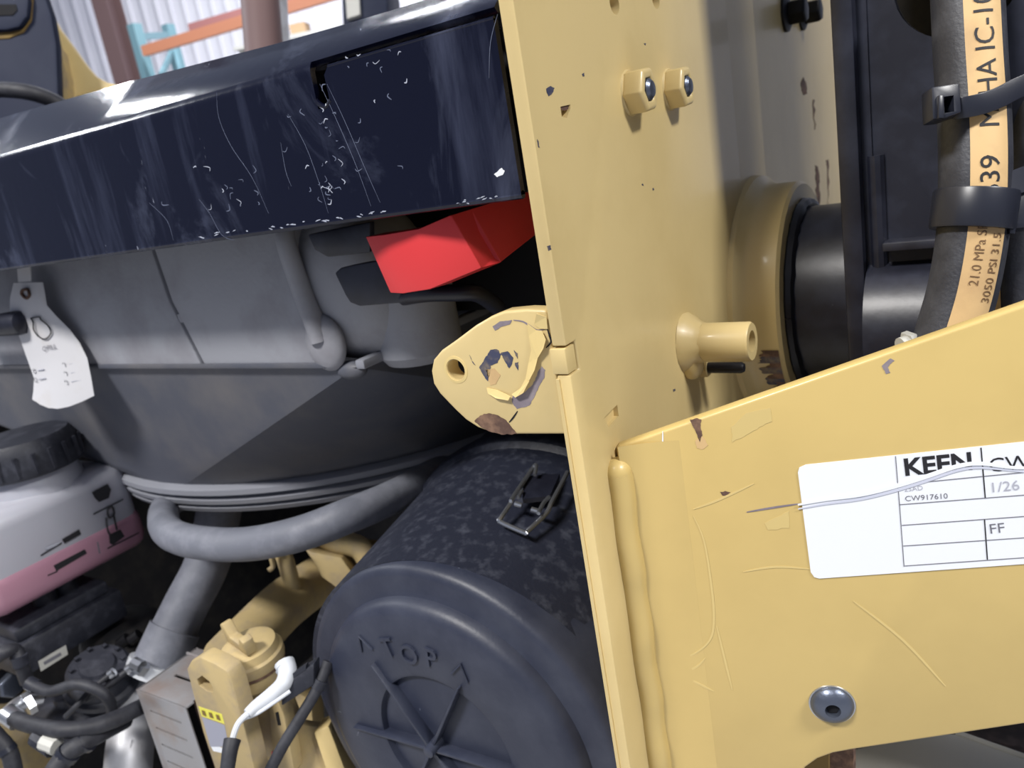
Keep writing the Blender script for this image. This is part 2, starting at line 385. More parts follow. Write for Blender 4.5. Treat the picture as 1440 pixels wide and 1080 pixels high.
# ================================================================== UPRIGHT FRAME PLATE
post = thing('frame_plate', 'tall yellow painted steel upright plate with near edge facing the camera', 'frame', (XP, YE+0.1, 0.5))
zn1 = on(800, 487, 1, YE).z; zn0 = on(802, 528, 1, YE).z
PT = 0.0085
out = [(YE, 0.5), (YE, zn0), (YE+0.011, zn0), (YE+0.011, zn1), (YE, zn1), (YE, 1.75), (0.672, 1.75), (0.672, 0.5)]
pm = M('plate', prism([V((XP-PT, y, z)) for y, z in out], X*PT), YEL, post, bevel=0.0012)
def PX(x, y): return on(x, y, 0, XP)
holes = [lathe(PX(864, 4)-X*0.02, X, [(0, 0.0065), (0.04, 0.0065)], 20), lathe(PX(922, -3)-X*0.02, X, [(0, 0.0065), (0.04, 0.0065)], 20)]
dq = [PX(850, 587), PX(868, 569), PX(870, 585), PX(856, 601)]
holes.append(prism([p-X*0.003 for p in dq], X*0.006))
hq = [PX(788, 150), PX(802, 147), PX(802, 153), PX(797, 166), PX(790, 164)]
holes.append(prism([p-X*0.004 for p in hq], X*0.008))
cut(pm, holes)
rx = XP-0.040
M('rear_section', prism([V((XP-PT, 0.672, 0.5)), V((XP-0.0005, 0.672, 0.5)), V((rx, 1.45, 0.5)), V((rx-PT, 1.45, 0.5))], Z*1.25), YEL, post)
M('edge_strip', aabox((XP-PT-0.0004, YE-0.0008, 0.5), (XP-PT+0.0016, YE+0.004, zn0-0.002)), YEL, post)
nX = X
for px in ([(768, 125), (774, 121), (780, 124), (777, 131), (771, 136), (769, 131)], [(769, 346), (774, 345), (775, 351), (771, 353)],
           [(902, 259), (904, 258), (905, 261), (903, 261)], [(917, 265), (919, 264), (920, 267), (918, 268)], [(905, 61), (908, 61), (907, 64)], [(946, 548), (949, 546), (950, 549), (947, 551)],
           [(755, 195), (757, 199), (759, 208), (757, 207)], [(818, 104), (821, 102), (822, 107), (819, 108)]):
    flake(px, PX, nX, BLUECHIP, post)
flake([(789, 151), (801, 147), (801, 153), (795, 155), (791, 154)], PX, nX, RUST, post, lift=-0.0008)
# rear section marks
rn = V((1, 0.052, 0)).normalized(); rp = V((XP, 0.672, 1.0))
def PR(x, y): return pl(x, y, rp, rn)
for px in ([(1126, 118), (1130, 108), (1134, 118), (1135, 132), (1130, 134), (1127, 127)], [(1146, 232), (1150, 234), (1153, 255), (1152, 290), (1148, 290), (1147, 255)],
           [(1143, 140), (1145, 140), (1146, 182), (1145, 182)], [(1161, 226), (1165, 224), (1166, 238), (1165, 290), (1163, 290), (1163, 240)]):
    flake(px, PR, rn, RUST, post)

# hex nuts
def hexnut(cx, cy, label, s=1.0, rot=0.10):
    c = PX(cx, cy); t = thing('hex_nut', label, 'nut', c, 'yellow nuts on the upright plate')
    a = 0.0137*s
    b = M('nut_body', lathe(c, X, [(0, a*0.90), (0.0012, a), (0.0115, a), (0.013, a*0.86), (0.0128, 0.0078), (0.0105, 0.0070)], 6, phase=rot), YEL, t, bevel=0.0008)
    M('bolt_end', lathe(c, X, [(0.004, 0.0062), (0.0128, 0.0062), (0.0145, 0.0045), (0.0150, 0.0)], 20), BOLTM, t)
    M('washer_weld', lathe(c, X, [(0, 0.0135*s), (0.0012, 0.0128*s)], 24), YEL, t)
hexnut(886, 131, 'yellow painted hex nut nearer the hood, left of the pair')
hexnut(942, 126, 'yellow painted hex nut further from the hood, right of the pair')
# black flange bolts on the rear section
for cx, cy, lb in ((1103, 20, 'black flange bolt, left of two at the top of the plate'), (1126, 20, 'black flange bolt, right of two beside the black arm')):
    c = PR(cx, cy); t = thing('flange_bolt', lb, 'bolt', c, 'black flange bolts')
    M('flange', lathe(c, X, [(0, 0.0175), (0.003, 0.0175), (0.006, 0.012)], 28), BLKOX, t)
    M('head', lathe(c, X, [(0.004, 0.0125), (0.020, 0.0125), (0.022, 0.011)], 6, phase=0.2), BLKOX, t, bevel=0.0008)

# pivot boss ring and black pivot tube
bc = PR(1072, 418); bc = V((XP-0.004, bc.y, bc.z))
bs = thing('pivot_boss', 'round yellow pivot boss on the upright with scorched lower rim', 'boss', bc)
M('boss', lathe(bc, X, [(-0.002, 0.108), (0.008, 0.1065), (0.013, 0.101), (0.018, 0.0985), (0.039, 0.098), (0.0415, 0.0955), (0.0415, 0.02)], 72), YEL, bs, sharp=30)
def bead(c, ax, R, r, n=72, amp=0.25):
    a, b = basis(ax); pts = []
    for i in range(n+1):
        t = 2*math.pi*i/n; pts.append(V(c)+(a*math.cos(t)+b*math.sin(t))*R)
    return tube(pts, r, 8, sm=False, wob=amp, caps=False)
pv = thing('pivot_tube', 'thick black pivot tube between yellow boss and black arm', 'tube', bc+X*0.05)
M('tube', lathe(bc+X*0.0415, X, [(0, 0.076), (0.104, 0.076)], 64), BLK, pv)
M('weld_bead', bead(bc+X*0.043, X, 0.0785, 0.0055, 72, 0.15), BLKOX, pv)
# scorched rim: worn patches wrapped on the boss
random.seed(3)
for k in range(7):
    t0 = math.radians(13+k*3.2); t1 = t0+math.radians(random.uniform(3.2, 5.5)); h0 = random.uniform(0.020, 0.030); R2 = 0.0988
    vs = []; m_ = 5
    for i in range(m_+1):
        t = t0+(t1-t0)*i/m_
        for h in (h0+random.uniform(-.003, .003), 0.0385): vs.append(bc+X*h-Y*R2*math.cos(t)-Z*R2*math.sin(t))
    M('scorch_mark', (vs, [[2*i, 2*i+1, 2*i+3, 2*i+2] for i in range(m_)]), BLUECHIP if k % 2 else RUST, bs)
# threaded stub
sb = PX(966, 482)
st = thing('threaded_stub', 'short yellow threaded tube welded to the upright, pointing at the black tube', 'stub', sb)
s_ = M('tube', lathe(sb, X, [(0, 0.0135), (0.044, 0.0135), (0.0455, 0.0125), (0.0455, 0.0075), (0.020, 0.0072), (0.020, 0.0)], 36), YEL, st)
M('weld_collar', lathe(sb, X, [(0, 0.0215), (0.004, 0.0195), (0.009, 0.0152), (0.013, 0.0136)], 32), YEL, st, jitter=0.0005)
M('thread', bead(sb+X*0.040, X, 0.0074, 0.0008, 40, 0), BLKOX, st)
d_ = PX(966, 512); M('weld_drip', ellipsoid(d_+X*0.003, X*0.009, Y*0.008, Z*0.011), YEL, st)
dk = PX(985, 517)
dkt = thing('stud', 'small black stud just under the yellow threaded tube', 'stud', dk)
M('shank', lathe(dk, X, [(0, 0.004), (0.030, 0.004), (0.032, 0.003)], 16), BLKOX, dkt); M('nut', lathe(dk, X, [(0, 0.007), (0.006, 0.007)], 6), YEL, dkt)

# ================================================================== LOWER SIDE PANEL
PA = math.radians(15.5); pd = V((math.cos(PA), math.sin(PA), 0)); pn = V((math.sin(PA), -math.cos(PA), 0))
p0 = V((XP, 0.383, 1.0))
def PP(x, y): return pl(x, y, p0, pn)
pan = thing('side_panel', 'wide yellow steel panel carrying the white label, welded to the upright', 'panel', PP(1000, 1070))
tl = PP(866, 629)
outl = [PP(866, 629), PP(1520, 401), PP(1520, 1007), PP(1200, 1055), PP(1172, 1060), PP(1150, 1068), PP(1133, 1080), PP(1122, 1100), PP(1112, 1180), PP(935, 1180)]
outl[-1] = V((tl.x, tl.y, outl[-1].z))
pa_ = M('panel', prism(outl, -pn*0.009), YELP, pan, bevel=0.0018, seg=3)
wz0, wz1 = PX(880, 648).z, 0.80
wp = []
for i in range(60):
    z = wz0+(wz1-wz0)*i/59
    wp.append(V((XP+0.002+0.0005*math.sin(i*0.5), 0.3800+0.0006*math.sin(i*0.31+1), z)))
M('weld_bead', tube(wp, 0.0088, 14, sm=False, wob=0.012), YELP, pan)
M('weld_start', ellipsoid(wp[0], X*0.0087, Y*0.0087, Z*0.009), YELP, pan)
cr = []
for i in range(13):
    t = i/12; cr.append((0.004+0.034*t, 0.0055*(1-t)**2.4+0.00003))
vs = []; fs = []
for z in (PP(905, 622).z, 0.80):
    for a, h in cr: vs.append(V((p0.x, p0.y, z))+pd*a+pn*h)
n_ = len(cr); fs = [[i, i+1, n_+i+1, n_+i] for i in range(n_-1)]
M('root_fillet', (vs, fs), YELP, pan)
flake([(970, 590), (981, 588), (986, 590), (985, 600), (988, 612), (984, 622), (978, 606)], PP, pn, RUST, pan)
flake([(978, 620), (988, 613), (996, 626), (988, 632), (980, 630)], PP, pn, STRI, pan, name='scuff')
flake([(1013, 692), (1020, 690), (1027, 692), (1022, 698), (1016, 697)], PP, pn, RUST, pan)
flake([(1028, 600), (1050, 580), (1083, 573), (1086, 592), (1060, 606), (1030, 622)], PP, pn, mat('pale_scuff', (0.62, 0.475, 0.19), 0.42), pan, name='scuff')
flake([(1075, 735), (1110, 718), (1110, 742), (1080, 745)], PP, pn, MATS['pale_scuff'], pan, name='scuff')
flake([(1240, 514), (1252, 504), (1258, 507), (1248, 516), (1252, 524), (1246, 526)], PP, pn, PRIM, pan)
SCR = mat('pale_scratch', (0.64, 0.49, 0.20), 0.42)
def ribbon(pts, n, r, h=0.00012):
    p_ = smoothpath(pts, 5) if len(pts) > 2 else [V(p) for p in pts]
    vs, fs = [], []; N = len(p_); n = V(n)
    for i, p in enumerate(p_):
        t = (p_[min(i+1, N-1)]-p_[max(i-1, 0)]).normalized(); s = t.cross(n).normalized()*r*(0.35+0.65*math.sin(math.pi*(i+0.3)/(N-0.4)))
        vs += [p-s, p+s, p+s+n*h, p-s+n*h]
    for i in range(N-1):
        for k in range(4): l = (k+1) % 4; fs.append([4*i+k, 4*i+l, 4*i+4+l, 4*i+4+k])
    fs += [[3, 2, 1, 0], [4*N-4, 4*N-3, 4*N-2, 4*N-1]]
    return vs, fs
def line_on(px, P, n, r, m, parent, name):
    return M(name, ribbon([P(x, y)+V(n)*0.0001 for x, y in px], n, r), m, parent, flat=True)
for px in ([(975, 725), (990, 760), (1000, 820), (1004, 870), (998, 900), (975, 920), (950, 926)], [(1045, 804), (1090, 797), (1140, 800)], [(1008, 880), (1020, 930), (1030, 970)],
           [(975, 716), (1010, 703), (1060, 680)], [(940, 945), (975, 940), (992, 925)], [(1200, 845), (1270, 900), (1330, 965)], [(960, 950), (990, 965), (1004, 972)]):
    line_on(px, PP, pn, 0.0007, SCR, pan, 'scratch')
line_on([(1050, 720), (1085, 714), (1125, 708)], PP, pn, 0.0006, PRIM, pan, 'scratch')
line_on([(932, 606), (932, 622), (932, 632)], PP, pn, 0.0004, WHT, pan, 'paint_drip')

# button head bolt
c = PP(1170, 990)
bb = thing('button_bolt', 'dark round button head socket bolt low on the yellow panel', 'bolt', c)
R_ = 29*depth(c)/F
hd = M('head', lathe(c, pn, [(0, R_*0.98), (0.0012, R_), (0.0025, R_*0.95), (0.0045, R_*0.78), (0.0060, R_*0.52), (0.0065, R_*0.36), (0.0030, R_*0.33), (0.0030, 0)], 40), BOLTM, bb, sharp=50)
M('washer', lathe(c, pn, [(0, R_*1.08), (0.0008, R_*1.06)], 36), STEEL, bb)
M('socket', lathe(c+pn*0.0031, pn, [(0, R_*0.33), (0.0004, R_*0.33)], 6), SLOT, bb)

# label
la, lb_, lc = PP(1122, 655), PP(1440, 622), PP(1140, 812)
lu = (lb_-la).normalized(); lv = (lc-la); H_ = lv.length; lv.normalize()
def LAB(px, py): return PP(px, py)
lab = thing('asset_label', 'white adhesive label printed KEEN, with black ruled boxes', 'label', lc)
cor = [(1133, 653), (1570, 607), (1575, 783), (1152, 813), (1145, 811), (1140, 804), (1122, 664), (1124, 657)]
M('film', prism([PP(x, y)+pn*0.0002 for x, y in cor], pn*0.0003), WHT, lab, flat=True)
def rule(x0, y0, x1, y1, wd_, m=INKG):
    a, b = PP(x0, y0)+pn*0.0006, PP(x1, y1)+pn*0.0006; t = (b-a).normalized(); s = t.cross(pn)*wd_*0.5
    return M('rule', prism([a-s, b-s, b+s, a+s], pn*0.0001), m, lab, flat=True)
for q in ((1259, 641, 1265, 714), (1265, 714, 1271, 796)): rule(*q, 0.0004, INKG)
rule(1261, 681, 1445, 663, 0.0004); rule(1264, 709, 1445, 695, 0.0004); rule(1268, 738, 1445, 725, 0.0004); rule(1270, 767, 1445, 755, 0.0004); rule(1272, 795, 1445, 783, 0.0004)
rule(1379, 629, 1385, 699, 0.0006, INK); rule(1384, 730, 1388, 786, 0.0006, INK)
for q in ((1445, 663, 1568, 652), (1445, 695, 1568, 684), (1445, 725, 1568, 715), (1445, 755, 1568, 745), (1445, 783, 1568, 773)): rule(*q, 0.0004)
def ltext(s, x0, y0, x1, y1, hpx, m, off=0.0):
    a, b = PP(x0, y0), PP(x1, y1); t = (b-a).normalized(); up = pn.cross(t)
    if up.z < 0: up = -up
    size = hpx*depth(a)/F/0.70
    M('lettering', text(s, size, lambda u, v, w_: a+t*u+up*v+pn*0.0007, align='LEFT', offset=off), m, lab, flat=True)
ltext('KEEN', 1270, 658, 1372, 648, 25, INK, 0.0004)
ltext('CW9', 1389, 655, 1440, 650, 21, INK)
ltext('1/26', 1390, 686, 1432, 682, 15, INKL)
ltext('25AD', 1271, 688, 1300, 685, 7, INKL); ltext('CW917610', 1272, 701, 1330, 697, 8, INKG)
ltext('FF', 1390, 744, 1418, 741, 15, INKG)
# crease in the film; the greyer ribbon paints its shading plus a smudge
cr_ = [(1122, 709), (1160, 702), (1210, 695), (1255, 684), (1300, 670), (1345, 655), (1380, 651), (1440, 657), (1560, 648)]
M('crease', ribbon([PP(x, y)+pn*0.00072 for x, y in cr_], pn, 0.0012, 0.0003), WHT, lab, flat=True)
M('crease', ribbon([PP(x, y+6)+pn*0.00072 for x, y in cr_[:8]], pn, 0.0009, 0.0001), mat('smudge_and_fold_shade', (0.58, 0.61, 0.72), 0.5), lab, flat=True)
# ================================================================== LUG BRACKET
lug = thing('lug_bracket', 'yellow lug bracket with a hole and cracked peeling paint', 'bracket', on(730, 608, 1, YE))
YL = YE+0.0015
def PL(x, y): return on(x, y, 1, YL)
ol = [(772, 436), (740, 435), (708, 438), (690, 445), (668, 458), (640, 479), (620, 493), (609, 506), (606, 522), (609, 540), (618, 554), (640, 577), (655, 591), (672, 602), (690, 608), (715, 611), (760, 611), (797, 611), (786, 528), (785, 487)]
pts = [PL(x, y) for x, y in ol]
xl = XP-PT-0.0008
for i in (0, 17, 18, 19): pts[i] = V((xl, YL, pts[i].z))
lm = M('plate', prism(pts, Y*0.011), YEL, lug, bevel=0.0016, seg=3)
hc = PL(641, 520)
cut(lm, [lathe(hc-Y*0.02, Y, [(0, 0.0062), (0.05, 0.0062)], 28)])
M('hole_rim', lathe(hc-Y*0.0003, Y, [(0, 0.0066), (0.0001, 0.0082), (0.0012, 0.0084), (0.0012, 0.0066), (0, 0.0066)], 28), PEEL, lug)
M('tab', aabox((xl-0.001, YE-0.0006, zn0+0.0006), (XP-0.0008, YE+0.010, zn1-0.0012)), YEL, lug, bevel=0.0008)
nL = V((0, -1, 0))
flake([(727, 575), (720, 565), (722, 556), (728, 556), (737, 552), (750, 540), (757, 522), (762, 515), (767, 520), (765, 532), (758, 543), (752, 557), (745, 570), (735, 573)], PL, nL, PRIM, lug, name='bare_patch')
flake([(674, 517), (682, 504), (690, 492), (699, 491), (705, 498), (700, 510), (690, 514), (690, 524), (686, 536), (680, 528)], PL, nL, BLUECHIP, lug)
flake([(704, 496), (714, 494), (722, 503), (720, 512), (716, 518), (711, 510)], PL, nL, BLUECHIP, lug)
flake([(683, 520), (695, 518), (704, 527), (698, 540), (690, 542)], PL, nL, STRI, lug, name='scuff')
flake([(723, 492), (728, 497), (728, 505), (725, 500)], PL, nL, BLUECHIP, lug)
flake([(724, 510), (729, 509), (729, 521), (726, 517)], PL, nL, BLUECHIP, lug)
flake([(660, 499), (664, 507), (669, 514), (666, 512)], PL, nL, BLUECHIP, lug)
flake([(693, 459), (703, 452), (720, 450), (717, 456), (706, 459), (696, 465)], PL, nL, PRIM, lug, name='scuff')
flake([(667, 592), (675, 584), (687, 581), (700, 584), (712, 591), (722, 603), (728, 610), (705, 611), (690, 607), (677, 601)], PL, nL, RUST, lug, name='bare_patch')
line_on([(716, 594), (722, 587), (728, 578)], PL, nL, 0.0005, SLOT, lug, 'crack')
line_on([(770, 463), (773, 472), (775, 481), (768, 489)], PL, nL, 0.0006, SLOT, lug, 'crack')
line_on([(722, 450), (735, 452), (745, 458), (755, 464), (766, 463)], PL, nL, 0.0005, PRIM, lug, 'crack')
# curled flakes of paint, standing proud of the plate
def curl(px, lifts, m=PEEL):
    pts = [PL(x, y)+nL*(l+0.0004) for (x, y), l in zip(px, lifts)]
    c_ = sum(pts, V((0, 0, 0)))/len(pts)
    vs = pts+[p+Y*0.0004 for p in pts]; n = len(pts)
    fs = [list(range(n)), list(range(n, 2*n))[::-1]]+[[i, (i+1) % n, n+(i+1) % n, n+i] for i in range(n)]
    M('paint_flake', (vs, fs), m, lug, flat=True)
curl([(742, 455), (755, 464), (764, 464), (771, 476), (768, 488), (759, 502), (748, 492), (744, 472)], [0, .0005, .0015, .0025, .0028, .002, .0004, 0])
curl([(748, 492), (759, 502), (756, 518), (748, 533), (741, 531), (744, 510)], [.0004, .002, .003, .0028, .001, .0003])
curl([(741, 531), (748, 534), (740, 550), (728, 557), (722, 553), (733, 545)], [.0008, .0028, .003, .0022, .0015, .0004])
curl([(685, 545), (700, 548), (720, 556), (718, 561), (700, 558), (688, 552)], [.0002, .0004, .0016, .0022, .0020, .0010])
curl([(757, 440), (770, 445), (771, 462), (760, 462), (752, 455)], [.0015, .0008, .0004, .0003, .0003])

# ================================================================== HOOD
YH = 0.37
hood = thing('hood_lid', 'glossy black scratched hood lid edge above the engine', 'hood', (-0.5, YH, 1.179))
zb_, zf = 1.180, 1.272
XR = -0.2275; XN = on(438, 110, 1, YH).x; XL = -1.5
def strip(profile, x0, x1, nx=2):
    vs, fs = [], []; n = len(profile)
    for i in range(nx):
        x = x0+(x1-x0)*i/(nx-1)
        for y, z in profile: vs.append(V((x, y, z)))
    for i in range(nx-1):
        for k in range(n): l = (k+1) % n; fs.append([i*n+k, i*n+l, (i+1)*n+l, (i+1)*n+k])
    fs += [list(range(n))[::-1], [(nx-1)*n+k for k in range(n)]]
    return vs, fs
tk = 0.004
sl = math.radians(38); SLEN = 0.060
def fold(r, off):
    """rounded bend between the front face and the sloping upper face"""
    o = []; cy, cz = YH+0.010, zf-0.006
    for k in range(7):
        t = math.radians(180)-(math.radians(90)-sl)*k/6
        o.append((cy+math.cos(t)*(r), cz+math.sin(t)*(r)))
    return o
fo, fi = fold(0.010, 0), fold(0.010-tk, 0)
SX = [(-1.5, 0.098), (-0.82, 0.0662), (-0.606, 0.0518), (-0.476, 0.0400), (-0.417, 0.0345), (-0.365, 0.0310), (-0.317, 0.0288), (-0.20, 0.0265)]
def slen(x):
    for (a, p), (b, q) in zip(SX, SX[1:]):
        if a <= x <= b: return p+(q-p)*(x-a)/(b-a)
    return SX[-1][1]
back = 1.0
def hood_sheet(x0, x1, full, nx=24):
    vs, fs = [], []
    for i in range(nx):
        x = x0+(x1-x0)*i/(nx-1); L = slen(x); c_, s_2 = math.cos(sl), math.sin(sl)
        a = fo if full else fo[-2:]; b = fi if full else fi[-2:]
        e = (a[-1][0]+c_*L, a[-1][1]+s_2*L); g = (b[-1][0]+c_*L, b[-1][1]+s_2*L)
        pr = ([(YH, zb_)] if full else [])+list(a)+[e, (back, 1.335), (back, 1.335-tk), g]+list(b)[::-1]+([(YH+tk, zb_)] if full else [])
        n = len(pr); vs += [V((x, y, z)) for y, z in pr]
    for i in range(nx-1):
        for k in range(n): l = (k+1) % n; fs.append([i*n+k, i*n+l, (i+1)*n+l, (i+1)*n+k])
    fs += [list(range(n))[::-1], [(nx-1)*n+k for k in range(n)]]
    return vs, fs
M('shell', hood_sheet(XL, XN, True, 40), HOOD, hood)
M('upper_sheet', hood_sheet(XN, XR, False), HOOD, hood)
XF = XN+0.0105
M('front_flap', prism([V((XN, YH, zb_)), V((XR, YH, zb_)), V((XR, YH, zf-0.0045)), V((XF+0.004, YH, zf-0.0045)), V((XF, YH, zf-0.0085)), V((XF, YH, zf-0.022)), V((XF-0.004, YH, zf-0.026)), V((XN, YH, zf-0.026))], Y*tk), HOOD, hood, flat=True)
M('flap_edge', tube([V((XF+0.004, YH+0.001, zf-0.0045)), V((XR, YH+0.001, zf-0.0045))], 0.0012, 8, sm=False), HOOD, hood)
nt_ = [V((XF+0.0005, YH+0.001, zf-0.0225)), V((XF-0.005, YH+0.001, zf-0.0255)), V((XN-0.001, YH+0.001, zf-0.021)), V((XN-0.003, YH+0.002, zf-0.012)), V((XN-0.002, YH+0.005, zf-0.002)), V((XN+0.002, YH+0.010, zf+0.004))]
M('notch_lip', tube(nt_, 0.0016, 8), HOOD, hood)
M('slot_shade_rib', aabox((XN-0.02, YH+0.02, zb_+0.02), (XR, YH+0.03, zf-0.008)), SLOT, hood)  # coloured near-black so the notch and slot look shaded inside
M('back_light_blocker', aabox((XL, back-0.012, 1.20), (XR, back-0.001, 1.330)), SLOT, hood)  # added dark sheet, stops brightness showing through the notch
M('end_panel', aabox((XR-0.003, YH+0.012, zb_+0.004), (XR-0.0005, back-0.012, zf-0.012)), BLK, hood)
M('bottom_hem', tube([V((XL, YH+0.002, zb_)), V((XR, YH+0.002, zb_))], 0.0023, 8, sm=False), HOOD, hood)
nH = V((0, -1, 0))
def PH(x, y): return on(x, y, 1, YH)
SCW = mat('white_scratch', (0.12, 0.14, 0.21), 0.5)
SCB = mat('bright_chip', (0.40, 0.43, 0.52), 0.5)
for px in ([(305, 130), (308, 165), (325, 205), (355, 250), (378, 300)], [(280, 280), (295, 300), (312, 330), (330, 338)], [(450, 118), (472, 165), (500, 230), (522, 290)], [(460, 118), (485, 170), (515, 240), (535, 285)],
           [(405, 160), (430, 205), (450, 260), (462, 300)], [(210, 285), (235, 310), (244, 338)], [(700, 20), (690, 60), (688, 110)], [(395, 200), (402, 240), (410, 262)]):
    line_on(px, PH, nH, 0.00016, SCW, hood, 'scratch')
def hem(x): return 372-0.1325*x
random.seed(11)
for i in range(64):
    x, y = random.choice([(random.uniform(270, 560), random.uniform(130, 300)), (random.gauss(455, 14), random.uniform(150, 300)), (random.gauss(505, 30), random.gauss(100, 25)), (random.gauss(340, 25), random.gauss(250, 30)), (random.gauss(460, 8), random.gauss(272, 14))])
    y -= 0.13*(x-430)*0.6
    k = random.uniform(2, 9); a = random.uniform(0, 6.28)
    p3 = [(x, y), (x+k*math.cos(a), y+k*math.sin(a)), (x+k*math.cos(a)+k*.6*math.cos(a+1.3), y+k*math.sin(a)+k*.6*math.sin(a+1.3))]
    if max(q[1]-hem(q[0]) for q in p3) < -4 and min(q[1] for q in p3) > 70:
        line_on(p3, PH, nH, random.uniform(0.00018, 0.0004), SCB if i % 3 == 0 else SCW, hood, 'paint_chip')
flake([(695, 245), (701, 240), (706, 236), (710, 240), (707, 246), (699, 249)], PH, nH, WHT, hood)
random.seed(5)
for i in range(34):
    x = random.choice([random.uniform(275, 420), random.uniform(400, 540), random.uniform(640, 700)]); k = random.uniform(2, 9); b = hem(x)-random.uniform(0, 4); sl2 = random.uniform(-.6, .3)
    flake([(x, b), (x+k*.4, b+sl2*k*.4-1.2), (x+k, b+sl2*k), (x+k*.9, b+sl2*k+1), (x+k*.4, b+sl2*k*.4+.6)], PH, nH, SCB, hood, lift=0.0001, thick=0.0001)
# ================================================================== RED HANDLE AND LATCH
rh = thing('release_handle', 'bright red bent release handle under the black hood', 'handle', on(600, 410, 1, 0.39))
stn = [((514, 333), (549, 412), .3925), ((540, 330), (566, 413), .387), ((588, 322), (604, 407), .382), ((634, 302), (677, 377), .388), ((690, 285), (713, 349), .420), ((752, 266), (754, 318), .462)]
vs = []; fs = []; n = len(stn); TH = 0.016
for a, b, yy in stn:
    pa, pb = on(*a, 1, yy), on(*b, 1, yy)
    vs += [pa, pb, pb+V((0.004, TH, 0)), pa+V((0.004, TH, 0))]
for i in range(n-1):
    for k in range(4): l = (k+1) % 4; fs.append([4*i+k, 4*i+l, 4*i+4+l, 4*i+4+k])
fs += [[0, 1, 2, 3], [4*n-1, 4*n-2, 4*n-3, 4*n-4]]
M('lever', (vs, fs), RED, rh, bevel=0.0028, seg=3, sharp=24)
lt = thing('latch_plate', 'dark rounded latch plate behind the red handle', 'latch', on(530, 430, 1, 0.43))
lo_ = [(470, 384), (478, 377), (500, 372), (560, 362), (600, 372), (600, 424), (540, 428), (505, 431), (492, 426), (485, 415)]
M('plate', prism([on(x, y, 1, 0.424) for x, y in lo_], Y*0.008), BLK, lt, bevel=0.0015)
M('rod', tube([on(568, 418, 1, .43), on(600, 413, 1, .425), on(640, 412, 1, .43), on(672, 413, 1, .44), on(700, 432, 1, .46)], 0.006, 12), BLK, lt)
lo_ = [(432, 330), (470, 322), (520, 312), (520, 355), (460, 362), (442, 352)]
M('catch', prism([on(x, y, 1, 0.43) for x, y in lo_], Y*0.006), BLK, lt, bevel=0.0015)

# ================================================================== COOLER TANK, SHROUD, FAN RING
YT = 0.445
def PT_(x, y): return on(x, y, 1, YT)
zt = PT_(290, 513).z
tank = thing('cooler_tank', 'dusty grey cooler tank under the hood, above the shroud', 'cooler', V((-0.75, YT, zt)))
ztop = 1.25
def tank_panel(xa0, xa1, xb0, xb1):
    """two flat bands meeting at a faint crease; x at bottom (a) and at top (b)"""
    zc = PT_(300, 420).z
    k = (zc-zt)/(ztop-zt)
    m0, m1 = xa0+(xb0-xa0)*k, xa1+(xb1-xa1)*k
    f = [V((xa0, YT, zt)), V((xa1, YT, zt)), V((m1, YT, zc)), V((m0, YT, zc)), V((xb1, YT+0.022, ztop)), V((xb0, YT+0.022, ztop))]
    v = f+[p+Y*0.02 for p in f]
    q = [[0, 1, 2, 3], [3, 2, 4, 5], [7, 6, 9, 8], [8, 9, 11, 10], [0, 6, 7, 1], [5, 4, 10, 11], [0, 3, 9, 6], [3, 5, 11, 9], [1, 7, 8, 2], [2, 8, 10, 4]]
    return v, q
sA, sB = PT_(285, 513).x, PT_(205, 357).x
k_ = (ztop-zt)/(PT_(205, 357).z-zt); sT = sA+(sB-sA)*k_
rE, rEt = PT_(452, 515).x, PT_(392, 330).x
M('side_panel', tank_panel(-1.5, sA-0.0022, -1.5, sT-0.0022), GREY, tank, bevel=0.002)
M('side_panel', tank_panel(sA+0.0022, rE, sT+0.0022, rEt), GREY, tank, bevel=0.002)
M('dark_core', aabox((-1.5, YT+0.024, zt+0.004), (rEt, YT+0.74, ztop-0.01)), SLOT, tank)  # near-black and extended back to close a light leak
M('leak_blocker', aabox((rEt, YT+0.16, zt+0.004), (-0.262, YT+0.74, ztop-0.01)), SLOT, tank)  # added near-black block closing the light leak beside the tank
q = PT_(253, 448); M('seam_bridge', box(q+Y*0.006, X*0.008, Y*0.010, Z*0.008), GREY, tank)
M('end_rib', tube([PT_(388, 310)+Y*0.01, PT_(402, 340), PT_(425, 410), PT_(443, 455), PT_(452, 480)], [0.0075, 0.009], 14), GREY, tank)
M('rib_foot', ellipsoid(PT_(453, 484)+Y*0.004, X*0.021, Y*0.009, Z*0.024), GREY, tank)
ec = on(508, 395, 1, YT+0.055)
M('end_dome', ellipsoid(ec, X*0.062, Y*0.05, Z*0.066, e=0.8), GREY, tank)
ec2 = on(580, 430, 1, YT+0.06)
M('end_port', lathe(ec2-Z*0.045, Z, [(0, 0.030), (0.008, 0.036), (0.09, 0.036)], 32), GREY, tank)
M('bottom_lip', aabox((-1.5, YT-0.0015, zt-0.0035), (rE+0.006, YT+0.02, zt+0.001)), SHRD, tank, bevel=0.001)
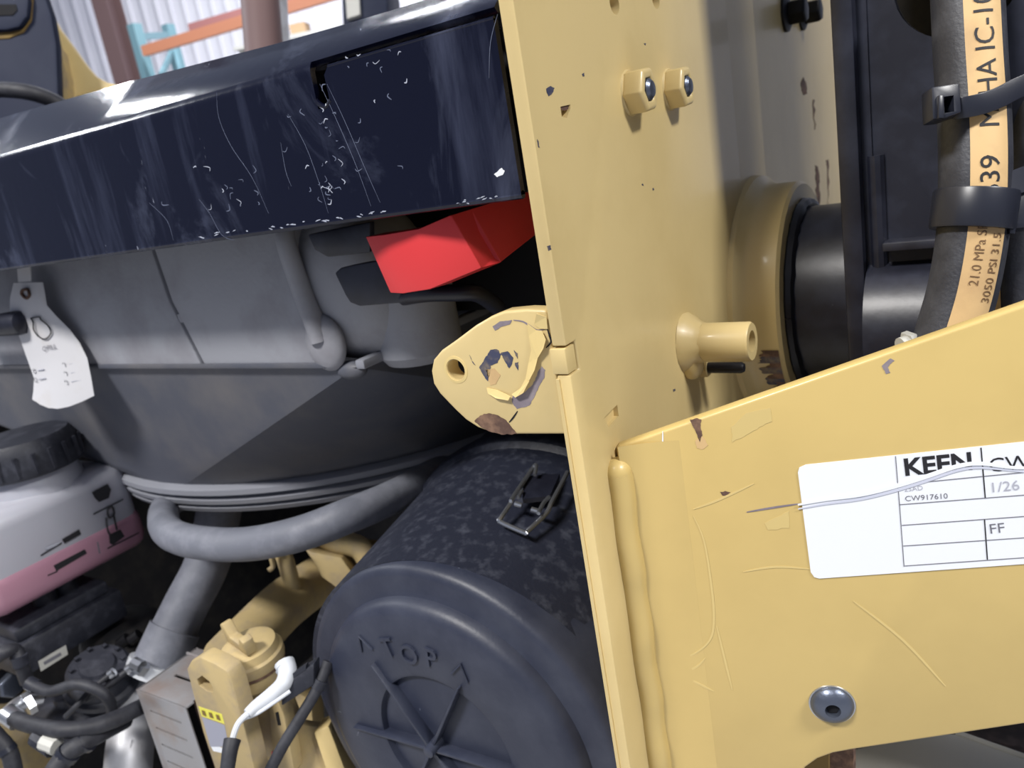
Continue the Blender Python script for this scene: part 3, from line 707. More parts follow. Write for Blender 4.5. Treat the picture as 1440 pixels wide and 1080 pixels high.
# fan shroud: square to round
zr = D(330, 700, 0.86).z+0.012
RC = V((-0.832, 0.84, zr)); RAD = 0.36
shr = thing('fan_shroud', 'dusty black square-to-round fan shroud funnel below the grey tank', 'shroud', RC)
xr1 = on(500, 512, 1, YT+0.004).x
c4 = [V((xr1, YT+0.004, zt-0.004)), V((xr1, 1.24, zt-0.004)), V((-1.52, 1.24, zt-0.004)), V((-1.52, YT+0.004, zt-0.004))]
vs = list(c4); fs = []; Q = 14; ang0 = -math.pi/2
for i in range(4*Q):
    t = ang0+2*math.pi*i/(4*Q); vs.append(RC+V((math.cos(t)*RAD, math.sin(t)*RAD, 0)))
cv = lambda i: 4+(i % (4*Q))
for k in range(4):
    for i in range(Q): fs.append([k, cv(k*Q+i), cv(k*Q+i+1)])
    fs.append([k, (k+1) % 4, cv((k+1)*Q)])
M('funnel', (vs, fs), SHRD, shr, sharp=12)
# upper rim plate with relief notch
def PS(x, y): return on(x, y, 1, YT+0.003)
rim = [(-60, 516), (452, 519), (466, 524), (486, 522), (500, 508), (560, 500), (604, 482), (636, 462), (650, 490), (560, 548), (460, 560), (100, 545), (-60, 535)]
M('rim_flange', beam_between(c4[0]+V((0.004, 0, 0.002)), c4[0]+V((0.004, 0.30, 0.002)), 0.010, 0.008), RINGM, shr, bevel=0.002)
M('rim_corner', ellipsoid(c4[0]+V((-0.012, 0.006, -0.004)), X*0.016, Y*0.008, Z*0.008), SHRD, shr)
fr_ = thing('fan_ring', 'pale grey ribbed ring closing the bottom of the fan shroud', 'ring', RC-Z*0.03)
M('ring', lathe(RC-Z*0.034, Z, [(0, RAD-0.012), (0.0, RAD-0.002), (0.006, RAD+0.002), (0.0075, RAD-0.006), (0.010, RAD-0.006), (0.0115, RAD+0.004), (0.017, RAD+0.006), (0.019, RAD-0.002), (0.022, RAD-0.002), (0.024, RAD+0.008), (0.030, RAD+0.008), (0.034, RAD)], 96), RINGM, fr_)
M('motor_plate', lathe(RC-Z*0.032, Z, [(0, 0.2), (0.004, RAD-0.01)], 48), DARK, fr_)

# hang tag
tgn = V((0.25, -0.95, 0.15)).normalized(); tp = on(70, 480, 1, 0.425)
def PG(x, y): return pl(x, y, tp, tgn)
tg = thing('hang_tag', 'white curled paper service tag hanging on the grey tank', 'tag', PG(75, 573))
left = [(19, 398), (17, 418), (17, 436), (22, 456), (26, 475), (34, 503), (45, 532), (47, 548), (48, 561)]
right = [(60, 397), (66, 413), (69, 429), (82, 446), (96, 463), (109, 483), (120, 504), (128, 530), (135, 556)]
vs, fs = [], []; nc = 7
for j, (a, b) in enumerate(zip(left, right)):
    for i in range(nc):
        t = i/(nc-1); x = a[0]+(b[0]-a[0])*t; y = a[1]+(b[1]-a[1])*t + (14*math.sin(math.pi*t) if j == 8 else 0)
        vs.append(PG(x, y)+tgn*(0.007*math.sin(math.pi*t)*(j/8) + 0.003*math.sin(j*0.9)))
for j in range(8):
    for i in range(nc-1): fs.append([j*nc+i, j*nc+i+1, (j+1)*nc+i+1, (j+1)*nc+i])
k0 = len(vs); vs2 = vs+[v-tgn*0.0006 for v in vs]; fs2 = fs+[[i+k0 for i in q][::-1] for q in fs]
M('paper', (vs2, fs2), PAPER, tg, sharp=60)
def tagp(x, y): 
    # follow the paper surface
    j = max(0, min(7.999, (y-397)/(561-397)*8)); a0 = left[int(j)]; a1 = left[min(8, int(j)+1)]; b0 = right[int(j)]; b1 = right[min(8, int(j)+1)]; q = j-int(j)
    lx = a0[0]+(a1[0]-a0[0])*q; rx_ = b0[0]+(b1[0]-b0[0])*q; t = max(0, min(1, (x-lx)/(rx_-lx)))
    return PG(x, y)+tgn*(0.007*math.sin(math.pi*t)*(j/8)+0.003*math.sin(j*0.9)+0.0012)
M('eyelet', tube([tagp(35, 408), tagp(42, 407), tagp(46, 415), tagp(42, 419), tagp(35, 413), tagp(35, 408)], 0.0016, 6), RUST, tg)
M('icon_outline', tube([tagp(50, 447), tagp(61, 445), tagp(63, 449), tagp(72, 458), tagp(75, 468), tagp(68, 476), tagp(59, 473), tagp(53, 463), tagp(53, 453), tagp(50, 447)], 0.0007, 6), INK, tg)
def tagtext(s, x0, y0, x1, y1, hp, m):
    a, b = tagp(x0, y0), tagp(x1, y1); t = (b-a).normalized(); up_ = tgn.cross(t); up_ = up_ if up_.z > 0 else -up_
    M('lettering', text(s, hp*depth(a)/F/0.7, lambda u, v, w_: a+t*u+up_*v+tgn*0.0004, align='LEFT'), m, tg, flat=True)
tagtext('OFILL', 63, 491, 85, 486, 7, INKG)
for (x, y) in ((48, 522), (52, 534), (93, 513), (97, 525), (100, 537)):
    a = tagp(x, y); s = 0.0022
    M('check_box', tube([a+V((-s, 0, -s)), a+V((s, 0, -s)), a+V((s, 0, s)), a+V((-s, 0, s)), a+V((-s, 0, -s))], 0.0003, 4, sm=False), INKG, tg)
    M('print_line', tube([tagp(x+6, y-1), tagp(x+17, y-3)], 0.0006, 4, sm=False), INKL, tg)
M('strap', prism([PG(19, 370)+Y*0.004, PG(38, 368)+Y*0.004, PG(42, 396)+Y*0.002, PG(24, 398)+Y*0.002], tgn*0.001), PAPER, tg)
kb = on(8, 458, 1, 0.405)
kt = thing('knob', 'dark rounded knob in front of the hanging paper tag', 'knob', kb)
M('cap', lathe(kb-X*0.05, V((1, 0.2, 0)), [(0, 0.011), (0.056, 0.013), (0.062, 0.012), (0.066, 0.006), (0.067, 0)], 24), BLK, kt)
M('stem', lathe(kb-X*0.13, V((1, 0, 0)), [(0, 0.006), (0.09, 0.006)], 12), BLK, kt)

# ================================================================== AIR CLEANER
YC = 0.37
ctr = V((-0.375, YC, 0.777))
hub0 = on(608, 1052, 1, YC-0.004)
RI = 0.1234
AX = V((-0.10, 1, 0.05)).normalized()
ac = thing('air_cleaner', 'large black air cleaner canister with TOP on its ribbed cap', 'air cleaner', ctr-Z*0.16)
M('cap', lathe(ctr, Y, [(0.005, 0.0), (0.005, 0.058), (0.0055, 0.061), (0.001, 0.063), (0.0, 0.066), (0.0, RI-0.009), (0.002, RI-0.003), (0.006, RI+0.0005), (0.011, RI+0.002), (0.0125, RI+0.006), (0.0125, 0.1405), (0.0135, 0.1455), (0.017, 0.1485), (0.024, 0.1500), (0.045, 0.1508), (0.08, 0.151)], 96), CANF, ac, sharp=40)
M('body', lathe(ctr+Y*0.030, AX, [(0, 0.1506), (0.06, 0.1545), (0.15, 0.1605), (0.17, 0.1615), (0.175, 0.1665), (0.190, 0.1685), (0.205, 0.1665), (0.21, 0.1605), (0.32, 0.160)], 96), CANM, ac)
def rib(px, w0):
    a, b = on(*px[0], 1, YC-0.002), on(*px[1], 1, YC-0.002); t = (b-a).normalized(); s = t.cross(Y)*w0
    return prism([a-s*0.5+Y*0.008, b-s+Y*0.008, b+s+Y*0.008, a+s*0.5+Y*0.008], Y*-0.0105)
for px in (((499, 1021), (608, 1052)), ((720, 1087), (608, 1052)), ((524, 934), (608, 1052)), ((646, 966), (608, 1052)), ((694, 1165), (608, 1052)), ((570, 1140), (608, 1052))):
    M('rib', rib(px, 0.0014), CANF, ac, bevel=0.0005)
M('hub', lathe(hub0, Y, [(-0.006, 0.0035), (-0.0055, 0.0045), (0.01, 0.005)], 16), CANF, ac)
def capface(u, v, w_): return on(608, 1052, 1, YC) + X*u + Z*v - Y*w_
def arc_text(s, size, x0, y0, rot):
    c_ = on(x0, y0, 1, YC); cr2, sr2 = math.cos(rot), math.sin(rot)
    return text(s, size, lambda u, v, w_: c_+X*(u*cr2-v*sr2)+Z*(u*sr2+v*cr2)-Y*(w_+0.0006), extrude=0.0012, offset=0.0002)
M('lettering', arc_text('T', 0.023, 547, 911, 0.26), CANF, ac, flat=True)
M('lettering', arc_text('O', 0.023, 576, 921, 0.08), CANF, ac, flat=True)
M('lettering', arc_text('P', 0.023, 607, 926, -0.08), CANF, ac, flat=True)
for x, y, rt in ((512, 905, 0.35), (648, 944, -0.3)):
    c_ = on(x, y, 1, YC); pts = []
    for u, v in ((-0.007, -0.006), (0, 0.007), (0.007, -0.006)): pts.append(c_+X*(u*math.cos(rt)-v*math.sin(rt))+Z*(u*math.sin(rt)+v*math.cos(rt))-Y*0.0008)
    M('arrow_mark', tube(pts, 0.0011, 6, sm=False), CANF, ac)
# wire bail clip on the body: sits on the cylinder surface
RB = 0.1585
def cyl(x, y, h=0.0):
    d = ray(x, y); o = CAM-ctr-Y*0.03; o = o-AX*o.dot(AX); d2 = d-AX*d.dot(AX); a = d2.dot(d2); b = 2*o.dot(d2); cc = o.dot(o)-(RB+h)**2
    disc = max(b*b-4*a*cc, 0); t = (-b-math.sqrt(disc))/(2*a); return CAM+d*t
ck = thing('bail_clip', 'bright wire bail clip clamped on the black canister', 'clip', cyl(760, 700))
M('wire', tube([cyl(752, 655, .012), cyl(738, 675, .012), cyl(720, 702, .012), cyl(718, 708, .010), cyl(704, 729, .006), cyl(704, 734, .004), cyl(738, 749, .004), cyl(742, 747, .005), cyl(768, 722, .009), cyl(776, 706, .012), cyl(792, 676, .014), cyl(798, 664, .014)], 0.0019, 8, n=4), STEEL, ck)
M('hook', tube([cyl(752, 654, .014), cyl(754, 655, .016), cyl(752, 668, .014)], 0.0016, 8), STEEL, ck)
M('lever_plate', prism([cyl(737, 676, .006), cyl(788, 672, .006), cyl(774, 704, .006), cyl(736, 708, .006)], V((0, 0, 0.004))), BLK, ck)
M('pivot_pin', tube([cyl(724, 708, .010), cyl(734, 711, .010)], 0.0021, 8, sm=False), STEEL, ck)
M('pivot_pin', tube([cyl(747, 716, .010), cyl(760, 720, .010)], 0.0021, 8, sm=False), STEEL, ck)
M('spring_leg', tube([cyl(757, 722, .012), cyl(764, 708, .012), cyl(772, 699, .012)], 0.0016, 8), STEEL, ck)
M('spring_leg', tube([cyl(729, 700, .012), cyl(734, 690, .012)], 0.0014, 8, sm=False), STEEL, ck)

# ================================================================== HOSES UNDER THE SHROUD
def tubeD(pts, r, **k): return tube([D(*p) for p in pts], r, **k)
uh = thing('coolant_hose', 'grey rubber hose bending in a wide U below the ring', 'hose', D(350, 785, .80))
M('hose', tubeD([(300, 690, 1.10), (258, 698, 1.02), (234, 712, .94), (231, 738, .86), (248, 755, .81), (290, 764, .78), (350, 765, .76), (420, 751, .74), (490, 725, .74), (560, 695, .79), (640, 650, .90), (720, 610, 1.04)], 0.0165, seg=18), RUB, uh)
M('end_clamp', tubeD([(700, 620, 1.005), (712, 614, 1.025)], 0.0185, seg=18, sm=False), BLKOX, uh)
ip = thing('intake_hose', 'thick grey hose running down steeply to a bright clamp', 'hose', D(225, 930, .95))
M('hose', tubeD([(312, 690, .98), (304, 740, .97), (290, 795, .96), (262, 850, .95), (240, 895, .94), (222, 935, .93)], 0.0265, seg=20), RUB, ip)
M('cuff', tubeD([(246, 884, .942), (218, 945, .928)], 0.030, seg=20, sm=False), RUB, ip)
hc_ = thing('hose_clamp', 'bright steel band clamp on the thick grey hose', 'clamp', D(215, 940, .92))
M('band', tubeD([(222, 931, .925), (214, 950, .922)], 0.0325, seg=24, sm=False), ZINC, hc_)
M('screw', tubeD([(188, 932, .89), (200, 938, .885)], 0.007, seg=8, sm=False), STEEL, hc_)
M('screw_housing', tubeD([(195, 945, .89), (203, 934, .89)], 0.008, seg=6, sm=False), STEEL, hc_)
ex = thing('exhaust_pipe', 'shiny silver bent pipe left of the slotted shield', 'pipe', D(180, 1100, .82))
M('pipe', tubeD([(226, 952, .96), (204, 980, .94), (190, 1015, .92), (182, 1058, .90), (178, 1130, .88)], 0.0255, seg=24), ALU, ex)
M('seam', tubeD([(185, 1040, .885), (178, 1085, .873)], 0.0012, seg=6, sm=False), ALU, ex)

# ================================================================== RESERVOIR BOTTLE
XB = D(110, 760, .92).x
def PBt(x, y): return on(x, y, 0, XB)
yb0, yb1 = PBt(-40, 790).y, PBt(200, 720).y
zbt, zbb = PBt(60, 697).z, PBt(60, 842).z
bt = thing('coolant_reservoir', 'translucent white coolant bottle with pink fluid and black cap', 'bottle', (XB-0.06, (yb0+yb1)/2, zbb))
zl = PBt(60, 772).z
M('bottle', aabox((XB-0.14, yb0, zbb), (XB, yb1, zbt)), BOTT, bt, bevel=0.018, seg=4)
fl_ = M('fluid', aabox((XB-0.142, yb0-0.002, zbb-0.002), (XB+0.0015, yb1+0.002, zl)), COOL, bt, bevel=0.018, seg=4)
cc_ = D(42, 652, .93)
M('neck', lathe(V((cc_.x, cc_.y, zbt-0.004)), Z, [(0, 0.052), (0.02, 0.048), (0.03, 0.045)], 32), BOTT, bt)
cap_ = M('cap', lathe(V((cc_.x, cc_.y, zbt+0.020)), Z, [(0, 0.056), (0.006, 0.058), (0.030, 0.056), (0.040, 0.050), (0.042, 0.0)], 32), PLAS, bt)
for i in range(20):
    t = 2*math.pi*i/20; c_ = V((cc_.x+0.057*math.cos(t), cc_.y+0.057*math.sin(t), zbt+0.036)); M('grip_rib', box(c_, X*0.004, Y*0.004, Z*0.024), PLAS, cap_)
def bmark(px, m=INK): flake(px, PBt, X, m, bt, name='printed_mark', lift=0.0018, thick=0.0002)
bmark([(128, 692), (150, 680), (155, 688), (152, 700), (138, 706), (132, 700)]); bmark([(130, 722), (172, 701), (172, 703), (130, 724)])
line = lambda px, r=0.0012: M('printed_mark', tube([PBt(x, y)+X*0.0022 for x, y in px], r, 6, n=4), INK, bt)
line([(150, 716), (156, 712), (159, 722), (153, 728), (150, 722), (150, 716)]); line([(148, 728), (150, 745), (154, 752)]); line([(158, 722), (163, 745)])
bmark([(152, 752), (168, 744), (174, 754), (158, 766), (153, 764)]); bmark([(150, 770), (194, 748), (194, 750), (150, 772)])
bmark([(86, 758), (110, 744), (113, 751), (90, 764)]); bmark([(56, 780), (86, 762), (86, 764), (56, 782)]); bmark([(62, 770), (82, 762), (82, 766), (64, 773)], INKL)
bmark([(74, 795), (118, 772), (121, 778), (78, 803)]); bmark([(66, 808), (80, 802), (80, 804), (66, 810)]); bmark([(135, 762), (137, 762), (140, 778), (138, 778)], INKG)

# ================================================================== ENGINE BITS (LOWER LEFT)
# control box
XE = D(110, 905, .93).x
def PE(x, y): return on(x, y, 0, XE)
ya, yb_ = PE(28, 945).y, PE(185, 870).y
za, zc_ = PE(60, 940).z, PE(60, 890).z
eb = thing('control_box', 'black electrical box with a small silver sticker, below the bottle', 'electrical box', (XE-0.05, (ya+yb_)/2, za))
M('case', aabox((XE-0.10, ya, za), (XE, yb_, zc_)), PLAS, eb, bevel=0.005)
M('lid', aabox((XE-0.10, ya+0.01, zc_), (XE-0.006, yb_-0.01, zc_+0.016)), PLAS, eb, bevel=0.004)
flake([(53, 930), (92, 907), (95, 920), (57, 944)], PE, X, PALE, eb, name='sticker', lift=0.0006, thick=0.0004)
flake([(60, 931), (84, 917), (86, 921), (62, 935)], PE, X, INKG, eb, name='printed_mark', lift=0.0012, thick=0.0002)
for i, (x, y) in enumerate(((100, 878), (130, 865))):
    q = PE(x, y); M('plug', lathe(V((XE-0.04, q.y, zc_+0.014)), Z, [(0, 0.014), (0.022, 0.012)], 14), PLAS, eb)
# alternator-like round unit
ar = D(136, 932, .90)
al = thing('round_housing', 'round ribbed black housing right of the silver sticker', 'housing', ar-Z*0.04)
ax_ = V((0.35, -0.1, 0.93)).normalized()
M('body', lathe(ar-ax_*0.05, ax_, [(0, 0.030), (0.012, 0.034), (0.014, 0.040), (0.021, 0.040), (0.023, 0.035), (0.040, 0.034), (0.045, 0.030), (0.045, 0.02), (0.049, 0.018), (0.050, 0.0)], 40), PLAS, al)
for i in range(10):
    t = 2*math.pi*i/10; a, b = basis(ax_); M('fin', box(ar+(a*math.cos(t)+b*math.sin(t))*0.026-ax_*0.004, a*0.004, b*0.004, ax_*0.006), PLAS, al)
def cable(name, label, cat, pts, r, m, grp=None, collar=None):
    t = thing(name, label, cat, D(*pts[0]), grp)
    M('jacket', tubeD(pts, r, seg=12), m, t)
    if collar:
        for a, b, rr, mm in collar: M('collar', tubeD([a, b], rr, seg=12, sm=False), mm, t)
cable('fuel_hose', 'thickest black hose curving low in front of the round housing', 'hose', [(14, 1008, .84), (40, 1018, .82), (80, 1026, .80), (120, 1024, .80), (165, 1010, .82), (215, 985, .86)], 0.0085, RUBB, collar=[((8, 1002, .84), (26, 1014, .836), 0.0105, STEEL)])
cable('loop_hose', 'thin black hose looping from the box round to the thick hose', 'hose', [(40, 960, .86), (70, 972, .85), (110, 962, .84), (145, 975, .84), (158, 998, .85), (150, 1015, .86)], 0.006, RUBB, collar=[((40, 960, .86), (52, 966, .858), 0.0075, PLAS)])
cable('box_lead', 'black cable leaving the electrical box at the picture edge', 'cable', [(-20, 935, .86), (5, 918, .86), (22, 915, .87), (30, 935, .87), (38, 958, .88)], 0.0075, RUBB, collar=[((26, 922, .868), (30, 935, .87), 0.009, PLAS)])
cable('frame_cable', 'black cable crossing the yellow frame at the bottom left corner', 'cable', [(-30, 1010, .80), (-5, 1035, .80), (14, 1060, .80), (22, 1100, .80)], 0.008, RUBB, collar=[((8, 1052, .80), (12, 1058, .80), 0.0095, TIE)])
cable('wire_harness', 'black taped wire harness below the thick low hose', 'harness', [(70, 1095, .78), (95, 1060, .79), (120, 1042, .80), (150, 1025, .83), (175, 1012, .86)], 0.010, RUBB, collar=[((92, 1064, .79), (98, 1057, .79), 0.0118, TIE), ((118, 1044, .80), (124, 1040, .80), 0.0118, TIE)])
hw = thing('harness_plug', 'grey white-banded plug beside the taped harness', 'connector', D(72, 1050, .80))
M('shell', tubeD([(52, 1036, .81), (76, 1052, .80)], 0.010, seg=10, sm=False), PLAS, hw); M('band', tubeD([(62, 1043, .80), (80, 1050, .795)], 0.0085, seg=10, sm=False), PALE, hw)
ft = thing('elbow_fitting', 'bright metal elbow fitting at the end of thick hose', 'fitting', D(35, 1000, .86))
M('elbow', tubeD([(10, 1006, .85), (22, 994, .86), (40, 984, .87), (58, 980, .88)], 0.0085, seg=14), STEEL, ft); M('hex', tubeD([(36, 992, .855), (46, 986, .86)], 0.0125, seg=6, sm=False), STEEL, ft)
for i, (pts, lb) in enumerate((([(160, 945, .88), (130, 968, .87), (110, 990, .86), (92, 1008, .86)], 'upper thin black wire crossing behind the loop hose'), ([(185, 938, .89), (150, 965, .88), (120, 985, .87)], 'lower thin black wire running to the bright clamp'))):
    cable('thin_wire', lb, 'wire', pts, 0.003, RUBB, 'thin wires near the round housing', collar=[(pts[0], (pts[0][0]-6, pts[0][1]+4, pts[0][2]), 0.005, STEEL)])
fb = thing('frame_rail', 'grimy yellow frame rail at the lower left corner', 'frame', D(20, 1060, .95))
q0 = D(30, 1000, .97)
M('web', aabox((q0.x-0.03, q0.y-0.12, 0.30), (q0.x-0.01, q0.y+0.030, q0.z+0.16)), YELD, fb, bevel=0.003)
M('flange', aabox((q0.x-0.03, q0.y-0.12, 0.30), (q0.x+0.10, q0.y+0.10, 0.32)), YELD, fb, bevel=0.003)
q = on(10, 962, 0, q0.x-0.01)
fbt = thing('rail_bolt', 'grey bolt head on the yellow rail at left edge', 'bolt', q)
M('washer', lathe(q, X, [(0, 0.022), (0.003, 0.022)], 24), BLKOX, fbt); M('head', lathe(q, X, [(0.003, 0.0155), (0.013, 0.0155), (0.015, 0.013)], 6, phase=.3), BOLTM, fbt, bevel=0.001)
lump = thing('fuel_filter', 'black lumpy filter housing filling the centre of the loop', 'filter', D(105, 1005, .92))
M('body', ellipsoid(D(108, 1002, .93), X*0.05, Y*0.05, Z*0.03), PLAS, lump); M('cap', lathe(D(108, 992, .92), Z, [(0, 0.022), (0.02, 0.02), (0.022, 0.01)], 16), PLAS, lump)
pmp = thing('pump_housing', 'dark pump casting left of the steep grey hose', 'pump', D(190, 905, 1.0))
M('casting', ellipsoid(D(180, 905, 1.02), X*0.05, Y*0.05, Z*0.04, e=.7), DARK, pmp)
for k, (x, y) in enumerate(((168, 900), (184, 895))): M('port', tubeD([(x, y+6, .97), (x+12, y-3, .97)], 0.007, seg=10, sm=False), BLKOX, pmp)

# heat shield: axis-aligned folded cover with slots
YS = 0.350
def PSh(x, y): return on(x, y, 1, YS)
hs = thing('heat_shield', 'grey slotted sheet steel heat shield beside the silver pipe', 'heat shield', PSh(240, 1100))
xa, xb2 = PSh(190, 966).x, PSh(262, 1000).x
zt_ = (PSh(190, 966).z+PSh(262, 1000).z)/2
zb2 = PSh(230, 1150).z
dpt = 0.075
fm = M('front', aabox((xa, YS, zb2), (xb2, YS+0.002, zt_)), SHLD, hs, bevel=0.0008)
def slots(face, lst):
    cs = []
    for s in lst: cs.append(s)
    cut(face, cs)
sl_ = []
for k in range(5):
    z = zt_-0.022-0.021*k; sl_.append(aabox((xa+0.014, YS-0.01, z-0.0012), (xb2-0.016, YS+0.01, z+0.0012)))
cut(fm, sl_)
tm = M('top', aabox((xa, YS, zt_-0.002), (xb2, YS+dpt, zt_)), SHLD, hs, bevel=0.0008)
cut(tm, [aabox((xb2-0.062, YS+0.030+0.026*k, zt_-0.01), (xb2-0.020, YS+0.034+0.026*k, zt_+0.01)) for k in range(3)])
M('side', aabox((xb2-0.002, YS+0.010, zb2), (xb2, YS+dpt, zt_)), RUSTP, hs)
M('dark_core', aabox((xa+0.006, YS+0.012, zb2), (xb2-0.006, YS+dpt-0.01, zt_-0.012)), SLOT, hs)  # near-black filler behind the slots
M('side', aabox((xa, YS, zb2), (xa+0.002, YS+dpt, zt_)), SHLD, hs)
M('rolled_edge', tube([V((xa, YS+dpt-0.012, zt_+0.001)), V((xb2, YS+dpt-0.012, zt_+0.001))], 0.0016, 8, sm=False), SHLD, hs)

# lifting eye plate
YI = 0.325
def PI(x, y): return on(x, y, 1, YI)
le = thing('lifting_eye', 'yellow lifting eye plate with oblong hole and faded sticker', 'bracket', PI(310, 1120))
eo = [(262, 941), (268, 930), (280, 924), (300, 933), (318, 944), (325, 958), (345, 1030), (362, 1100), (308, 1100), (285, 1030), (268, 965)]
em = M('plate', prism([PI(x, y) for x, y in eo], Y*0.016), YELD, le, bevel=0.002)
ho = [(277, 955), (284, 950), (294, 958), (300, 968), (299, 974), (290, 972), (280, 964)]
cut(em, [prism([PI(x, y)-Y*0.02 for x, y in ho], Y*0.08)])
flake([(279, 993), (312, 1004), (316, 1018), (284, 1007)], PI, nH, STKY, le, name='sticker')
flake([(284, 1008), (316, 1020), (322, 1050), (296, 1050)], PI, nH, STKG, le, name='sticker')
flake([(294, 1044), (316, 1053), (318, 1060), (300, 1056)], PI, nH, WHT, le, name='sticker')
for px in ([(284, 998), (288, 999), (291, 1007), (286, 1005)], [(294, 1001), (298, 1002), (301, 1010), (296, 1008)], [(304, 1004), (308, 1005), (311, 1013), (306, 1011)]): flake(px, PI, nH, YELK, le, name='printed_mark', lift=0.0006)
rb_ = thing('rear_bracket', 'second yellow bracket plate standing right of lifting eye', 'bracket', PI(355, 1120)+Y*0.03)
M('plate', prism([PI(x, y)+Y*0.03 for x, y in ((338, 1020), (352, 1016), (362, 1040), (378, 1120), (350, 1120))], Y*0.012), YELD, rb_, bevel=0.002)
M('slot', prism([PI(x, y)+Y*0.0295 for x, y in ((350, 1034), (354, 1033), (358, 1052), (354, 1052))], Y*0.001), SLOT, rb_)

# oil filler
oc = D(356, 925, .72)
oa = V((0.02, -0.10, 1)).normalized()
of_ = thing('oil_filler', 'dusty yellow oil filler neck with winged twist cap', 'filler cap', oc-oa*0.09)
M('neck', lathe(oc-oa*0.10, oa, [(0, 0.021), (0.075, 0.021), (0.080, 0.0255), (0.092, 0.0255)], 32), YELD, of_)
cp_ = M('cap', lathe(oc-oa*0.004, oa, [(0, 0.0275), (0.003, 0.0285), (0.010, 0.0285), (0.012, 0.0262), (0.019, 0.0245), (0.022, 0.018), (0.0225, 0.0)], 36), YELD, of_)
M('cap_lip', lathe(oc-oa*0.007, oa, [(0, 0.027), (0.003, 0.027)], 36), RUST, of_)
wa = V((1, -0.25, 0)).normalized()
M('wing', prism([oc+oa*0.017-wa*0.021, oc+oa*0.017+wa*0.021, oc+oa*0.032+wa*0.022, oc+oa*0.035+wa*0.015, oc+oa*0.026+wa*0.009, oc+oa*0.026-wa*0.010, oc+oa*0.038-wa*0.016, oc+oa*0.036-wa*0.023], wa.cross(oa)*0.010), YELD, cp_, bevel=0.0015)
vc = thing('valve_cover', 'dusty yellow tubular valve cover running back behind filler cap', 'valve cover', D(380, 900, .84))
M('tube', tubeD([(322, 930, .82), (350, 900, .86), (400, 850, .92), (452, 812, 1.0)], 0.029, seg=24), YELD, vc)
M('branch', tubeD([(392, 768, .90), (402, 790, .90), (414, 836, .92)], 0.0095, seg=12), YELD, vc)
M('end_block', prism([D(x, y, .93) for x, y in ((425, 768), (438, 776), (480, 784), (502, 815), (480, 832), (452, 812), (440, 790))], f0*0.06), YELD, vc, bevel=0.006)
M('arm', tubeD([(452, 752, .96), (475, 762, .95), (505, 770, .95), (520, 790, .95)], 0.014, seg=12), YELD, vc)
M('arm', tubeD([(500, 766, .96), (545, 768, .98)], 0.007, seg=10, sm=False), YELK, vc)
M('clip', tubeD([(388, 772, .88), (382, 782, .88), (384, 796, .885), (378, 802, .885)], 0.003, seg=8), YELD, vc)
# white sleeve wire
sw = thing('sleeved_wire', 'white sleeved wire with grey rubber boot crossing yellow brackets', 'wire', D(325, 1080, .62))
M('sleeve', tubeD([(400, 932, .66), (404, 945, .655), (398, 962, .65), (380, 978, .64), (360, 993, .635), (348, 1004, .63)], [0.0085, 0.0042], seg=12), WHTP, sw)
M('sleeve_tip', tubeD([(398, 928, .663), (402, 940, .657)], [0.002, 0.0085], seg=12, sm=False), WHTP, sw)
M('lead', tubeD([(350, 1002, .63), (336, 1016, .625), (329, 1032, .622), (326, 1046, .62)], 0.0024, seg=8), WHTP, sw)
M('lead', tubeD([(408, 972, .64), (385, 988, .635), (362, 1003, .632), (344, 1010, .63)], 0.0016, seg=8), WHTP, sw)
M('boot', tubeD([(327, 1040, .62), (323, 1058, .615), (318, 1095, .61)], [0.0066, 0.0052], seg=12), RUBB, sw)
cn = thing('wire_connector', 'black square connector beside the canister cap', 'connector', D(420, 975, .66))
cp0, cp1 = D(400, 972, .66), D(446, 942, .66)
M('shell', box((cp0+cp1)/2, cp1-cp0, UU*0.018, f0*0.02), PLAS, cn, bevel=0.002); M('latch', box((cp0+cp1)/2+UU*0.010-f0*0.006, (cp1-cp0)*0.5, UU*0.004, f0*0.008), PLAS, cn)
cable('glow_plug_lead', 'dark lead sloping down left of the canister cap', 'wire', [(462, 930, .66), (448, 965, .655), (425, 1005, .65), (400, 1045, .645), (376, 1090, .64)], 0.0048, RUBB, collar=[((452, 956, .656), (446, 968, .655), 0.006, PLAS)])
mb = thing('mounting_bracket', 'yellow folded bracket left of the canister bottom', 'bracket', D(450, 1080, .72))
M('plate', prism([D(x, y, .73) for x, y in ((405, 1030), (422, 1018), (450, 1022), (492, 1120), (420, 1120))], f0*0.012), YELD, mb, bevel=0.002)
M('fold', prism([D(x, y, .72) for x, y in ((440, 1030), (462, 1020), (500, 1120), (470, 1120))], f0*0.03), YEL, mb, bevel=0.003)
rp_ = thing('red_plug', 'small red plug low behind the sloping lead', 'plug', D(400, 1080, .72))
M('body', tubeD([(396, 1050, .74), (402, 1075, .74)], 0.010, seg=12, sm=False), RED, rp_); M('tip', tubeD([(391, 1032, .742), (396, 1050, .74)], 0.006, seg=10, sm=False), RED, rp_)
eb2 = thing('engine_mount', 'dusty yellow casting under the oil filler neck', 'casting', D(400, 1050, .85))
M('casting', prism([D(x, y, .86) for x, y in ((350, 985), (400, 960), (440, 985), (445, 1060), (420, 1120), (360, 1120))], f0*0.05), YELD, eb2, bevel=0.008)
M('rim', tubeD([(352, 1012, .845), (380, 1010, .845), (408, 1000, .845)], 0.004, seg=8), YELD, eb2)

